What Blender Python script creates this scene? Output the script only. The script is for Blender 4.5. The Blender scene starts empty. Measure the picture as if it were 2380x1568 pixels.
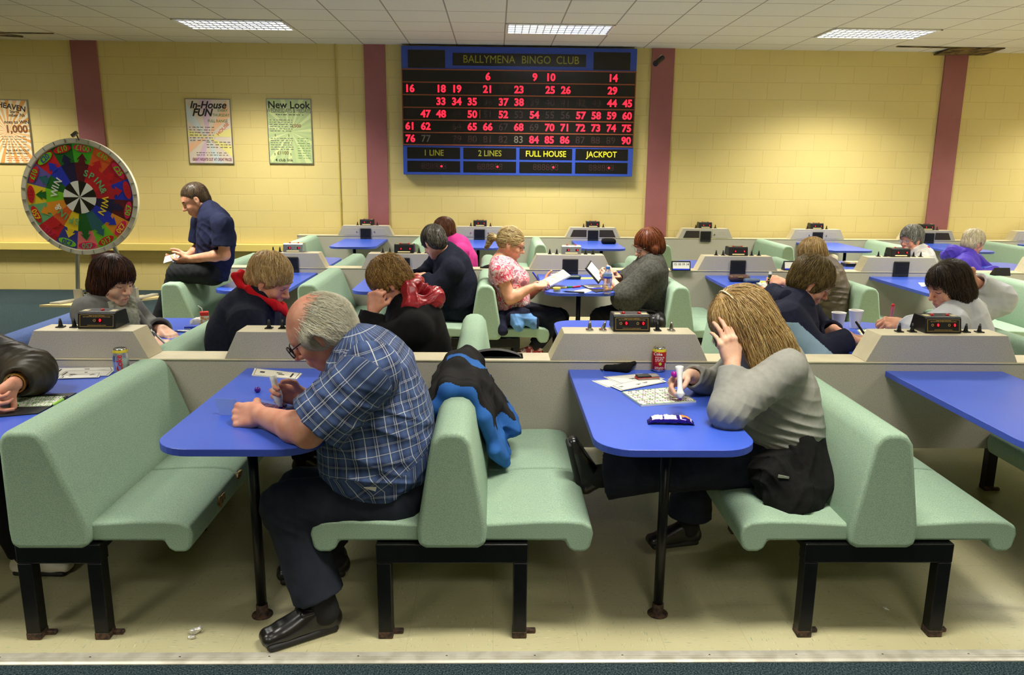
import bpy, bmesh, math, random
import numpy as np
from mathutils import Matrix, Vector
random.seed(7)
SC = bpy.context.scene
COL = SC.collection
# ------------------------------------------------------------------ camera
FPX, PITCH, ROLL, YAW, CAMH = 1817.0, math.radians(12.1418), math.radians(.5762), math.radians(1.302), 1.6555
_f = np.array([math.sin(YAW)*math.cos(PITCH), math.cos(YAW)*math.cos(PITCH), -math.sin(PITCH)])
_r = np.array([math.cos(YAW), -math.sin(YAW), 0.0]); _u = np.cross(_r, _f)
CR = math.cos(ROLL)*_r + math.sin(ROLL)*_u; CU = -math.sin(ROLL)*_r + math.cos(ROLL)*_u
CPOS = np.array([0, 0, CAMH])
cam = bpy.data.cameras.new('camera'); cam.sensor_width = 36; cam.lens = FPX/2380*36; cam.clip_start = .05; cam.clip_end = 60
camo = bpy.data.objects.new('camera', cam); COL.objects.link(camo)
camo.matrix_world = Matrix(((CR[0], CU[0], -_f[0], 0), (CR[1], CU[1], -_f[1], 0), (CR[2], CU[2], -_f[2], CAMH), (0, 0, 0, 1)))
SC.camera = camo
def W(px, py, Y):            # point of the photograph at depth Y
    d = (px-1190)/FPX*CR + (784-py)/FPX*CU + _f
    return CPOS + d*(Y/d[1])
def Zp(px, py, z):           # point of the photograph on a level plane
    d = (px-1190)/FPX*CR + (784-py)/FPX*CU + _f
    return CPOS + d*((z-CAMH)/d[2])
# ------------------------------------------------------------------ light and exposure
SC.view_settings.view_transform = 'Standard'; SC.view_settings.look = 'None'
SC.view_settings.gamma = 1; SC.view_settings.use_curve_mapping = False
SC.view_settings.exposure = 0.0
wd = bpy.data.worlds.new('world'); SC.world = wd; wd.use_nodes = True
wd.node_tree.nodes['Background'].inputs[0].default_value = (1, .97, .9, 1)
wd.node_tree.nodes['Background'].inputs[1].default_value = 0.02
LIGHT_W, LIGHT_COL, LIGHT_SPREAD = 74.0, (1, .95, .84), 120
LIGHTS = [(.7+3.6*i, y) for y in (9.28, 5.68, 2.08, -1.52) for i in (-2, -1, 0, 1, 2)]
CEIL = 3.2
for lx, ly in LIGHTS:
    l = bpy.data.lights.new('fluorescent_light', 'AREA'); l.shape = 'RECTANGLE'; l.size = 1.14; l.size_y = .54
    l.energy = LIGHT_W*{9.28: 1.14, 5.68: 1.12, 2.08: .72, -1.52: 2.1}[ly]; l.color = LIGHT_COL; l.spread = math.radians(LIGHT_SPREAD)
    o = bpy.data.objects.new('fluorescent_light', l); COL.objects.link(o); o.location = (lx, ly, CEIL-.012)
cy = SC.cycles
cy.use_denoising = True; cy.max_bounces = 7; cy.diffuse_bounces = 4; cy.glossy_bounces = 3; cy.transmission_bounces = 5
cy.transparent_max_bounces = 8; cy.caustics_reflective = False; cy.caustics_refractive = False; cy.use_adaptive_sampling = True
cy.adaptive_threshold = .02; cy.sample_clamp_indirect = 4
# ------------------------------------------------------------------ helpers
def L(c):
    f = lambda v: (v/12.92 if v <= .04045 else ((v+.055)/1.055)**2.4)
    return tuple(f(v/255) for v in c)
MATS = {}
class N:                      # tiny node helper
    def __init__(s, m): s.t = m.node_tree; s.b = s.t.nodes['Principled BSDF']
    def n(s, ty, **k):
        x = s.t.nodes.new(ty)
        for a, v in k.items():
            if a.startswith('i_'):
                key = a[2:]; key = int(key) if key.isdigit() else key
                x.inputs[key].default_value = v
            else: setattr(x, a, v)
        return x
    def l(s, a, b): s.t.links.new(a, b)
    def obj(s): return s.n('ShaderNodeTexCoord').outputs['Object']
    def ramp(s, fac, stops, const=False):
        r = s.n('ShaderNodeValToRGB'); r.color_ramp.interpolation = 'CONSTANT' if const else 'LINEAR'
        e = r.color_ramp.elements
        while len(e) > 1: e.remove(e[-1])
        e[0].position = stops[0][0]; e[0].color = (*stops[0][1], 1)
        for p, c in stops[1:]:
            q = e.new(p); q.color = (*c, 1)
        s.l(fac, r.inputs[0]); return r.outputs[0]
    def math(s, op, a, b=None, c=None):
        x = s.n('ShaderNodeMath', operation=op)
        for i, v in enumerate((a, b, c)):
            if v is None: continue
            if hasattr(v, 'links'): s.l(v, x.inputs[i])
            else: x.inputs[i].default_value = v
        return x.outputs[0]
    def mix(s, f, a, b):
        x = s.n('ShaderNodeMix', data_type='RGBA')
        for i, v in ((0, f), (6, a), (7, b)):
            if hasattr(v, 'links'): s.l(v, x.inputs[i])
            else: x.inputs[i].default_value = v if i == 0 else (*v, 1)
        return x.outputs[2]
    def bump(s, h, st, d=.002):
        x = s.n('ShaderNodeBump'); x.inputs['Strength'].default_value = st; x.inputs['Distance'].default_value = d
        s.l(h, x.inputs['Height']); s.l(x.outputs[0], s.b.inputs['Normal'])
def mat(name, col, rough=.5, metal=0, var=None, bump=None, emit=0, spec=None, trans=0, sheen=0, alpha=1, coat=0):
    """plain procedural surface; var=(scale, colour2, low, high) mottles the colour, bump=(scale, strength, distance)"""
    if name in MATS: return MATS[name]
    m = bpy.data.materials.new(name); m.use_nodes = True; MATS[name] = m
    k = N(m); b = k.b; c = L(col)
    b.inputs['Base Color'].default_value = (*c, 1); b.inputs['Roughness'].default_value = rough; b.inputs['Metallic'].default_value = metal
    if spec is not None: b.inputs['Specular IOR Level'].default_value = spec
    if trans: b.inputs['Transmission Weight'].default_value = trans
    if sheen: b.inputs['Sheen Weight'].default_value = sheen
    if coat: b.inputs['Coat Weight'].default_value = coat
    if alpha < 1: b.inputs['Alpha'].default_value = alpha
    if emit:
        b.inputs['Emission Color'].default_value = (*c, 1); b.inputs['Emission Strength'].default_value = emit
    tc = k.obj()
    if var:
        nz = k.n('ShaderNodeTexNoise', i_Scale=var[0], i_Detail=4.0); k.l(tc, nz.inputs['Vector'])
        k.l(k.ramp(nz.outputs[0], [(var[2], c), (var[3], L(var[1]))]), b.inputs['Base Color'])
    if bump:
        nz = k.n('ShaderNodeTexNoise', i_Scale=bump[0], i_Detail=3.0); k.l(tc, nz.inputs['Vector'])
        k.bump(nz.outputs[0], bump[1], bump[2])
    return m
class MB:
    def __init__(s): s.v = []; s.f = []; s.m = []
    def add(s, vs, fs, m=0):
        o = len(s.v); s.v += [tuple(map(float, v)) for v in vs]; s.f += [tuple(i+o for i in f) for f in fs]
        s.m += (m if isinstance(m, list) else [m]*len(fs)); return s
    def box(s, x0, x1, y0, y1, z0, z1, m=0):
        return s.add([(x, y, z) for x in (x0, x1) for y in (y0, y1) for z in (z0, z1)],
                     [(0, 1, 3, 2), (4, 6, 7, 5), (0, 4, 5, 1), (2, 3, 7, 6), (0, 2, 6, 4), (1, 5, 7, 3)], m)
    def obox(s, c, ax, ay, az, m=0):      # oriented box: centre and three half axes
        c, ax, ay, az = map(np.array, (c, ax, ay, az))
        return s.add([c+i*ax+j*ay+k*az for i in (-1, 1) for j in (-1, 1) for k in (-1, 1)],
                     [(0, 1, 3, 2), (4, 6, 7, 5), (0, 4, 5, 1), (2, 3, 7, 6), (0, 2, 6, 4), (1, 5, 7, 3)], m)
    def prism(s, poly, axis, a, b, mc=0, ms=None):   # polygon in the two other axes, swept from a to b
        n = len(poly); ms = mc if ms is None else ms
        P = lambda p, t: {0: (t, p[0], p[1]), 1: (p[0], t, p[1]), 2: (p[0], p[1], t)}[axis]
        vs = [P(p, a) for p in poly]+[P(p, b) for p in poly]
        fs = [tuple(range(n)), tuple(range(2*n-1, n-1, -1))]+[(i, n+i, n+(i+1) % n, (i+1) % n) for i in range(n)]
        return s.add(vs, fs, [mc, mc]+(ms if isinstance(ms, list) else [ms]*n))
    def tube(s, pts, r, n=8, m=0, up=(0, 0, 1), sx=1.0):
        pts = [np.array(p, float) for p in pts]; k = len(pts); r = r if hasattr(r, '__len__') else [r]*k
        vs = []; pu = np.array(up, float)
        for i, p in enumerate(pts):
            t = pts[min(i+1, k-1)]-pts[max(i-1, 0)]; t = t/(np.linalg.norm(t)+1e-12)
            a = np.cross(t, pu)
            if np.linalg.norm(a) < 1e-3: a = np.cross(t, (1, .1, 0))
            a /= np.linalg.norm(a); b = np.cross(a, t); pu = b
            vs += [p+r[i]*(sx*a*math.cos(2*math.pi*j/n)+b*math.sin(2*math.pi*j/n)) for j in range(n)]
        fs = [(i*n+j, i*n+(j+1) % n, (i+1)*n+(j+1) % n, (i+1)*n+j) for i in range(k-1) for j in range(n)]
        fs += [tuple(range(n-1, -1, -1)), tuple(range((k-1)*n, k*n))]
        return s.add(vs, fs, m)
    def lathe(s, prof, c=(0, 0, 0), n=20, m=0, R=None):   # prof: (radius, height[, material])
        vs = []; k = len(prof); R = np.eye(3) if R is None else R; c = np.array(c, float)
        for p in prof:
            vs += [c+R@np.array((max(p[0], 1e-5)*math.cos(2*math.pi*j/n), max(p[0], 1e-5)*math.sin(2*math.pi*j/n), p[1])) for j in range(n)]
        fs = []; ms = []
        for i in range(k-1):
            for j in range(n):
                fs.append((i*n+j, i*n+(j+1) % n, (i+1)*n+(j+1) % n, (i+1)*n+j)); ms.append(prof[i][2] if len(prof[i]) > 2 else m)
        fs += [tuple(range(n-1, -1, -1)), tuple(range((k-1)*n, k*n))]
        ms += [ms[0], ms[-1]]
        return s.add(vs, fs, ms)
    def build(s, name, mats, parent=None, bevel=0, seg=2, smooth=False, sub=0):
        me = bpy.data.meshes.new(name); me.from_pydata(s.v, [], s.f)
        for m in (mats if isinstance(mats, (list, tuple)) else [mats]): me.materials.append(m)
        me.polygons.foreach_set('material_index', s.m)
        bm = bmesh.new(); bm.from_mesh(me); bmesh.ops.recalc_face_normals(bm, faces=bm.faces); bm.to_mesh(me); bm.free()
        if smooth: me.polygons.foreach_set('use_smooth', [True]*len(me.polygons))
        o = bpy.data.objects.new(name, me); COL.objects.link(o)
        if parent: o.parent = parent
        if bevel:
            b = o.modifiers.new('bevel', 'BEVEL'); b.width = bevel; b.segments = seg; b.limit_method = 'ANGLE'; b.angle_limit = .6
            b.use_clamp_overlap = True
            if seg > 1: me.polygons.foreach_set('use_smooth', [True]*len(me.polygons)); b.harden_normals = True
        if sub:
            b = o.modifiers.new('sub', 'SUBSURF'); b.levels = b.render_levels = sub
        return o
def tag(o, label, cat, group=None):
    o['label'] = label; o['category'] = cat
    if group: o['group'] = group
    return o
def thing(name, label, cat, loc=(0, 0, 0), rz=0, group=None):
    o = bpy.data.objects.new(name, None); COL.objects.link(o); o.location = tuple(map(float, loc)); o.rotation_euler = (0, 0, rz)
    o.empty_display_size = .1
    return tag(o, label, cat, group)
def struct(o): o['kind'] = 'structure'; return o
def copy_tree(o, parent=None, **kw):
    c = o.copy(); COL.objects.link(c)
    if parent: c.parent = parent
    for ch in list(o.children): copy_tree(ch, c)
    return c
TXC = {}
def text(s, size, m, name, parent, loc, xa=(1, 0, 0), ya=(0, 0, 1), bold=0.0, ext=.0006, sx=1.0, shear=0, align='CENTER'):
    key = (s, bold, shear, align, round(ext/size, 4), m.name)
    if key not in TXC:
        cu = bpy.data.curves.new('t', 'FONT'); cu.body = s; cu.size = 1; cu.align_x = align; cu.align_y = 'CENTER'
        cu.offset = bold; cu.extrude = ext/size; cu.shear = shear; cu.resolution_u = 3
        to = bpy.data.objects.new('t', cu); COL.objects.link(to)
        dg = bpy.context.evaluated_depsgraph_get()
        me = bpy.data.meshes.new_from_object(to.evaluated_get(dg)); me.name = name
        bpy.data.objects.remove(to); me.materials.clear(); me.materials.append(m); TXC[key] = me
    o = bpy.data.objects.new(name, TXC[key]); COL.objects.link(o)
    xa = Vector(xa).normalized(); ya = Vector(ya).normalized(); za = xa.cross(ya)
    M = Matrix((xa*size*sx, ya*size, za*size)).transposed().to_4x4(); M.translation = Vector(tuple(map(float, loc)))
    if parent: o.parent = parent
    o.matrix_local = M
    return o
# ------------------------------------------------------------------ surfaces
def speckle(name, base, dots, rough=.5):
    m = bpy.data.materials.new(name); m.use_nodes = True; MATS[name] = m; k = N(m); tc = k.obj()
    nz = k.n('ShaderNodeTexNoise', i_Scale=260.0, i_Detail=2.0); k.l(tc, nz.inputs['Vector'])
    c = k.ramp(nz.outputs[0], [(.36, L(dots[0])), (.46, L(base)), (.56, L(base)), (.66, L(dots[1]))])
    n2 = k.n('ShaderNodeTexNoise', i_Scale=2.5, i_Detail=3.0); k.l(tc, n2.inputs['Vector'])
    c2 = k.mix(k.math('MULTIPLY', n2.outputs[0], .12), c, (.12, .11, .08)); k.l(c2, k.b.inputs['Base Color'])
    k.b.inputs['Roughness'].default_value = rough; return m
M_LAM = speckle('grey_laminate', (178, 172, 158), ((158, 150, 137), (187, 181, 166)))
M_CREAM = mat('cream_edge', (214, 204, 172), .45, var=(6, (200, 190, 160), .4, .7))
M_BLUE = mat('blue_laminate', (66, 98, 206), .3, var=(3, (60, 92, 200), .35, .7), spec=.42)
M_BLUE_E = mat('blue_edging', (62, 86, 198), .4)
M_BLACK = mat('black_steel', (7, 8, 8), .35, var=(30, (12, 13, 13), .4, .7), spec=.3)
M_RUST = mat('rusty_steel', (38, 28, 22), .8, var=(60, (86, 60, 44), .42, .62))
M_BPLAS = mat('black_plastic', (14, 14, 15), .4)
M_BPLAS2 = mat('dark_grille', (22, 22, 24), .6)
M_CHROME = mat('chrome', (200, 200, 196), .15, 1)
M_STEEL = mat('brushed_steel', (168, 168, 160), .35, .9)
M_WHITE = mat('white_paper', (222, 220, 210), .6)
M_RED = mat('red_plastic', (196, 24, 30), .35)
M_LED = mat('red_digit', (255, 30, 52), .4, emit=2.2)
M_GOLD = mat('gold_print', (170, 140, 70), .5)
def fabric(name, a, b, worn):
    m = bpy.data.materials.new(name); m.use_nodes = True; MATS[name] = m; k = N(m); tc = k.obj()
    nz = k.n('ShaderNodeTexNoise', i_Scale=330.0, i_Detail=1.0); k.l(tc, nz.inputs['Vector'])
    c = k.ramp(nz.outputs[0], [(.35, L(b)), (.52, L(a)), (.68, L(worn))])
    n2 = k.n('ShaderNodeTexNoise', i_Scale=4.0, i_Detail=4.0); k.l(tc, n2.inputs['Vector'])
    w = k.ramp(n2.outputs[0], [(.45, (0, 0, 0)), (.75, (.25, .25, .25))])
    c2 = k.mix(w, c, L(worn)); k.l(c2, k.b.inputs['Base Color']); k.b.inputs['Roughness'].default_value = .9
    k.b.inputs['Specular IOR Level'].default_value = .15; k.bump(nz.outputs[0], .2, .001); return m
M_GREEN = fabric('green_upholstery', (154, 181, 156), (134, 161, 145), (168, 188, 158))
M_NAVYB = fabric('blue_upholstery', (84, 102, 150), (70, 88, 134), (96, 114, 156))
# floor, walls, ceiling
def wall_mat():
    m = bpy.data.materials.new('yellow_blockwork'); m.use_nodes = True; MATS['w'] = m; k = N(m)
    tc = k.n('ShaderNodeTexCoord').outputs['Object']; sp = k.n('ShaderNodeSeparateXYZ'); k.l(tc, sp.inputs[0])
    cb = k.n('ShaderNodeCombineXYZ'); k.l(k.math('ADD', sp.outputs[0], sp.outputs[1]), cb.inputs[0]); k.l(sp.outputs[2], cb.inputs[1])
    br = k.n('ShaderNodeTexBrick', i_Scale=1.0); br.inputs['Brick Width'].default_value = .45; br.inputs['Row Height'].default_value = .215
    br.inputs['Mortar Size'].default_value = .004; br.inputs['Mortar Smooth'].default_value = .4
    br.inputs['Color1'].default_value = (*L((222, 204, 136)), 1); br.inputs['Color2'].default_value = (*L((220, 201, 132)), 1)
    br.inputs['Mortar'].default_value = (*L((209, 190, 123)), 1); k.l(cb.outputs[0], br.inputs['Vector'])
    nz = k.n('ShaderNodeTexNoise', i_Scale=1.3, i_Detail=5.0); k.l(tc, nz.inputs['Vector'])
    k.l(k.mix(k.math('MULTIPLY', nz.outputs[0], .16), br.outputs[0], L((208, 186, 112))), k.b.inputs['Base Color'])
    n2 = k.n('ShaderNodeTexNoise', i_Scale=45.0, i_Detail=4.0); k.l(tc, n2.inputs['Vector'])
    h = k.math('ADD', k.math('MULTIPLY', n2.outputs[0], .25), k.math('MULTIPLY', br.outputs[1], -1.0)); k.bump(h, .5, .004)
    k.b.inputs['Roughness'].default_value = .45; return m
M_WALL = wall_mat()
def ceil_mat():
    m = bpy.data.materials.new('ceiling_tiles'); m.use_nodes = True; k = N(m); tc = k.obj()
    sp = k.n('ShaderNodeSeparateXYZ'); k.l(tc, sp.inputs[0]); g = []
    for i, off in ((0, .1), (1, 8.98)):
        f = k.math('FRACT', k.math('DIVIDE', k.math('SUBTRACT', sp.outputs[i], off-60), .6))
        g.append(k.math('GREATER_THAN', k.math('ABSOLUTE', k.math('SUBTRACT', f, .5)), .488))
    line = k.math('MAXIMUM', g[0], g[1])
    nz = k.n('ShaderNodeTexNoise', i_Scale=120.0, i_Detail=2.0); k.l(tc, nz.inputs['Vector'])
    base = k.ramp(nz.outputs[0], [(.35, L((212, 208, 196))), (.6, L((224, 220, 208)))])
    k.l(k.mix(line, base, L((148, 140, 128))), k.b.inputs['Base Color']); k.b.inputs['Roughness'].default_value = .9; return m
def vinyl_mat():
    m = bpy.data.materials.new('beige_vinyl'); m.use_nodes = True; k = N(m); tc = k.obj()
    sp = k.n('ShaderNodeSeparateXYZ'); k.l(tc, sp.inputs[0]); ch = k.n('ShaderNodeTexChecker', i_Scale=1/.3048); k.l(tc, ch.inputs['Vector'])
    def flecks(sx, sy):
        mp = k.n('ShaderNodeMapping'); k.l(tc, mp.inputs[0]); mp.inputs['Scale'].default_value = (sx, sy, 1)
        n = k.n('ShaderNodeTexNoise', i_Scale=1.0, i_Detail=1.5); k.l(mp.outputs[0], n.inputs['Vector']); return n.outputs[0]
    fl = k.n('ShaderNodeMix', data_type='FLOAT'); k.l(ch.outputs[1], fl.inputs[0]); k.l(flecks(28, 190), fl.inputs[2]); k.l(flecks(190, 28), fl.inputs[3])
    nz = k.n('ShaderNodeTexNoise', i_Scale=1.6, i_Detail=4.0); k.l(tc, nz.inputs['Vector'])
    base = k.ramp(nz.outputs[0], [(.35, L((182, 175, 134))), (.65, L((193, 187, 147)))])
    a = k.mix(k.ramp(fl.outputs[0], [(.66, (0, 0, 0)), (.71, (.75, .75, .75))]), base, L((118, 140, 122)))
    b = k.mix(k.ramp(fl.outputs[0], [(.27, (.6, .6, .6)), (.31, (0, 0, 0))]), a, L((226, 222, 190)))
    g = []
    for i in (0, 1):
        f = k.math('FRACT', k.math('DIVIDE', k.math('ADD', sp.outputs[i], 30.48), .3048))
        g.append(k.math('GREATER_THAN', k.math('ABSOLUTE', k.math('SUBTRACT', f, .5)), .496))
    k.l(k.mix(k.math('MULTIPLY', k.math('MAXIMUM', g[0], g[1]), .25), b, L((120, 112, 80))), k.b.inputs['Base Color'])
    k.b.inputs['Roughness'].default_value = .42; return m
def carpet_mat():
    m = bpy.data.materials.new('blue_carpet'); m.use_nodes = True; k = N(m); tc = k.obj()
    nz = k.n('ShaderNodeTexNoise', i_Scale=180.0, i_Detail=3.0); k.l(tc, nz.inputs['Vector'])
    k.l(k.ramp(nz.outputs[0], [(.36, L((26, 36, 40))), (.5, L((48, 63, 67))), (.66, L((80, 94, 94)))]), k.b.inputs['Base Color'])
    k.b.inputs['Roughness'].default_value = 1; k.b.inputs['Specular IOR Level'].default_value = .05; k.bump(nz.outputs[0], .9, .006); return m
# ------------------------------------------------------------------ setting
YW = 10.62; X0, X1, YB = -9.0, 9.6, -4.4
Y1, Y2, Y3 = 3.547, 6.951, 10.365
M_CARPET, M_VINYL = carpet_mat(), vinyl_mat()
struct(MB().box(X0, X1, YB, YW, -.12, 0).build('floor', M_CARPET))
struct(MB().box(-2.75, X1-.02, 2.43, YW-.01, .0005, .004).build('floor_vinyl', M_VINYL))
cm = MB().box(X0, X1, YB, YW, CEIL, CEIL+.12).build('ceiling', ceil_mat()); struct(cm)
struct(MB().box(X0, X1, YW, YW+.15, 0, CEIL).build('wall_back', M_WALL))
struct(MB().box(X0-.15, X0, YB, YW, 0, CEIL).build('wall_left', M_WALL))
struct(MB().box(X1, X1+.15, YB, YW, 0, CEIL).build('wall_right', M_WALL))
struct(MB().box(X0, X1, YB-.15, YB, 0, CEIL).build('wall_front', M_WALL))
M_PINK = mat('dusky_pink_paint', (158, 98, 98), .5, var=(2, (150, 90, 92), .4, .65), bump=(45, .4, .003))
for i, (a, b) in enumerate(((-5.41, -5.08), (-1.695, -1.424), (2.015, 2.308), (5.85, 6.15))):
    struct(MB().box(a, b, YW-.03, YW-.0005, .0, CEIL-.001).build('trim_%d' % (i+1), M_PINK))
o = struct(MB().box(X0+.01, -2.2, YW-.10, YW-.001, .545, .64).build('trim_5', mat('yellow_gloss', (228, 206, 116), .4), bevel=.006))
# aluminium edging between carpet and vinyl
M_ALU = mat('aluminium_strip', (206, 202, 186), .4, .25, var=(14, (180, 175, 158), .4, .65))
b = MB().prism([(2.383, 0.0005), (2.383, .004), (2.392, .008), (2.425, .008), (2.445, .006), (2.445, .0005)], 0, -8.9, 9.5)
for y in (2.400, 2.411): b.box(-8.9, 9.5, y, y+.003, .008, .0095)
st = struct(b.build('trim_6', M_ALU))
b = MB()
for i in range(60): b.lathe([(.004, .0078), (.004, .0088), (.002, .0092)], (-8.7+i*.305, 2.434-.018, 0), 8)
b.build('screw_heads', M_BPLAS, st)
# thin conduit down the wall
b = MB(); x = -2.06; b.tube([(x, YW-.012, CEIL), (x, YW-.012, .75)], .009, 8)
for z in (3.0, 2.35, 1.85, 1.2): b.box(x-.014, x+.014, YW-.02, YW-.001, z, z+.02)
tag(b.build('wall_conduit', mat('conduit_paint', (196, 176, 84), .5)), 'thin yellow painted conduit running down the wall left of the scoreboard', 'pipe')
# ------------------------------------------------------------------ ceiling lights
M_TUBE = mat('lit_tube', (240, 242, 252), .5, emit=4.0)
M_LOUV = mat('bright_louvre', (226, 228, 234), .3, .6)
M_FRAME = mat('white_enamel', (232, 230, 222), .4)
def fixture():
    t = thing('ceiling_light', 'x', 'ceiling light', (0, 0, CEIL))
    b = MB(); w, d = .597, .297
    for a in ((-w, w, -d, -d+.022), (-w, w, d-.022, d), (-w, -w+.022, -d, d), (w-.022, w, -d, d)): b.box(*a, -.014, -.0005)
    b.build('light_frame', M_FRAME, t)
    MB().box(-.57, .57, -.27, .27, -.0035, -.001).build('diffuser', M_TUBE, t)
    b = MB()
    for i in range(4): b.prism([(-.27+.135*(i+.5)-.004, -.012), (-.27+.135*(i+.5)+.004, -.012), (-.27+.135*(i+.5)+.014, -.0045), (-.27+.135*(i+.5)-.014, -.0045)], 0, -.57, .57)
    for i in range(15):
        x = -.57+i*1.14/14; b.prism([(x-.002, -.012), (x+.002, -.012), (x+.008, -.0045), (x-.008, -.0045)], 1, -.27, .27)
    b.build('louvre', M_LOUV, t); return t
LL = ['louvred ceiling light nearest the left end of the back wall, above the poster wall', 'louvred ceiling light above the wall left of the scoreboard',
      'louvred ceiling light just in front of the scoreboard', 'louvred ceiling light above the bare wall right of the scoreboard', 'louvred ceiling light at the far right end of the back wall']
fx = fixture(); first = True
for i, (lx, ly) in enumerate(LIGHTS):
    t = fx if first else copy_tree(fx); first = False
    t.location = (lx, ly, CEIL)
    t['label'] = LL[i] if i < 5 else 'louvred ceiling light overhead, row %s from the back wall, %s' % (('second', 'third', 'fourth')[i//5-1], ('far left', 'left', 'centre', 'right', 'far right')[i % 5])
    t['group'] = 'louvred fluorescent ceiling lights'
# broken, water stained tiles
M_STAIN = mat('water_stained_tile', (126, 104, 54), .9, var=(9, (58, 44, 24), .42, .6))
b = MB(); b.obox((6.03, 10.42, CEIL-.022), (.33, 0, .004), (0, .24, -.012), (0, 0, .006)); b.obox((5.6, 10.19, CEIL-.008), (.62, .03, 0), (0, .022, 0), (0, 0, .005))
tag(b.build('ceiling_tile', M_STAIN), 'sagging brown water stained ceiling tile at top right of the back wall', 'ceiling tile')
b = MB(); b.obox((-5.65, 10.06, CEIL-.006), (.33, .004, 0), (0, .014, 0), (0, 0, .004)); b.obox((-5.95, 10.2, CEIL-.02), (.12, .12, .01), (-.02, .03, 0), (0, 0, .004))
tag(b.build('ceiling_tile', M_STAIN), 'slipped brown edged ceiling tile at top left of the photo', 'ceiling tile')
# ------------------------------------------------------------------ benches
GR = 'green upholstered booth benches'
PLATE = MB().box(-.03, .03, -.03, .03, 0, .035).build('foot_plate', M_RUST)
def make_bench(sides, L_=1.01, mfab=M_GREEN, legs=(-.24, .24)):
    """back-to-back bench; local y runs from the aisle end (0) to the partition (L_)"""
    t = thing('bench', 'x', 'bench')
    bp = [(-.118, .372), (-.09, .36), (.09, .36), (.118, .372), (.122, .43), (.07, .745), (.048, .776), (.022, .787), (-.022, .787), (-.048, .776), (-.07, .745), (-.122, .43)]
    if len(sides) == 1: bp = [(-.115, .372), (-.09, .36), (.125, .36), (.152, .372), (.156, .43), (.045, .745), (.025, .776), (0, .787), (-.075, .787), (-.10, .776), (-.113, .745), (-.118, .43)]
    MB().prism(bp, 1, -.028, L_).build('backrest', mfab, t, bevel=.02, seg=3)
    for s in sides:
        sp = [(.10, .376), (.395, .376), (.41, .345), (.43, .334), (.47, .334), (.487, .35), (.497, .40), (.49, .43), (.46, .447), (.40, .453), (.30, .452), (.2, .446), (.10, .440)]
        h = L_/2
        for k in (0, 1):
            MB().prism([(s*x, z) for x, z in sp], 1, k*h+.003, (k+1)*h-.003).build('seat', mfab, t, bevel=.016, seg=3)
    for y in (-.012, L_-.2):
        fr = MB().box(legs[0]-.027, legs[1]+.027, y, y+.055, .298, .372).build('frame_bar', M_BLACK, t, bevel=.006)
        for x in legs:
            lg = MB().box(x-.025, x+.025, y, y+.05, .0042, .3).build('leg', M_BLACK, t, bevel=.003, seg=1)
            f = MB().box(x-.026, x+.026, y-.001, y+.052, .0042, .032).box(x+.02, x+.06, y+.03, y+.05, .0042, .02).build('foot_plate', M_RUST, lg, bevel=.003, seg=1)
    b = MB()
    for x in legs: b.box(x-.015, x+.015, y*0+.04, L_-.2, .33, .362)
    b.build('frame_rail', M_BLACK, t); return t
bpy.data.objects.remove(PLATE)
P_ = 1.4976
bench_kinds = {}
def bench(kind, cx, y0, flip, label, mfab=M_GREEN):
    if kind not in bench_kinds:
        bench_kinds[kind] = t = make_bench({'D': (-1, 1), 'R': (1,), 'B': (1,)}[kind[0]], mfab=mfab, legs=(-.24, .24) if kind[0] == 'D' else (-.085, .155))
    else: t = copy_tree(bench_kinds[kind])
    t.location = (cx, y0, 0)
    if flip: t.scale = (1, -1, 1)
    t['label'] = label; t['group'] = GR; return t
F1, F2, F3 = Y1-1.012, Y2-1.012, Y3-1.012
B1, B2 = Y1+.152+1.012, Y2+.152+1.012
b_left = bench('R', -1.545, F1, 0, 'single sided green bench with a torn seat edge at the front left')
b_mid = bench('D', -.145, F1, 0, 'double sided green front bench that the man in the checked shirt sits on')
b_right = bench('D', 1.37, F1, 0, 'double sided green bench at front right with a black cardigan on its seat')
bench('D', 2.875, F1, 0, 'green bench at the right edge of the photo under the empty blue front table')
bench('R', -2.50, F1, 0, 'green bench at the far left beyond the man with the green pen')
bench('B', -2.48, B1, 1, 'dark blue upholstered bench behind the front partition at far left', M_NAVYB)
bench('R', -1.575, B1, 1, 'green bench behind the front partition that the woman with the red collar sits on')
bench('D', -.125, B1, 1, 'green bench behind the front partition beside the person with the red hood')
bench('D', 1.38, B1, 1, 'green bench behind the front partition that the woman in the navy hoodie sits on')
bench('D', 2.88, B1, 1, 'green bench behind the front partition at right, behind the woman in the pale jacket')
bench('R', -2.42, F2, 0, 'green bench whose back the young man in the navy polo shirt perches on')
bench('R', -1.39, F2, 0, 'green bench of the middle row seen just above the woman with the red collar')
bench('D', -.07, F2, 0, 'green bench of the middle row that the woman in the pink floral top sits on')
bench('D', 1.43, F2, 0, 'green bench of the middle row that the woman in the grey poncho sits on')
bench('D', 2.90, F2, 0, 'green bench of the middle row behind the person in the brown jacket')
bench('D', 4.40, F2, 0, 'green bench of the middle row at the right edge of the photo')
bench('R', -2.42, B2, 1, 'green bench top showing behind the middle partition left of its first console')
bench('R', -1.39, B2, 1, 'green bench top showing behind the middle partition between its first two consoles')
bench('D', -.07, B2, 1, 'green bench behind the middle partition beside the person in bright pink')
bench('D', 1.43, B2, 1, 'green bench behind the middle partition left of the propped number card')
bench('D', 2.93, B2, 1, 'green bench behind the middle partition above the brown jacketed person')
bench('D', 4.42, B2, 1, 'green bench behind the middle partition between the white jacket and the purple coat')
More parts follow.
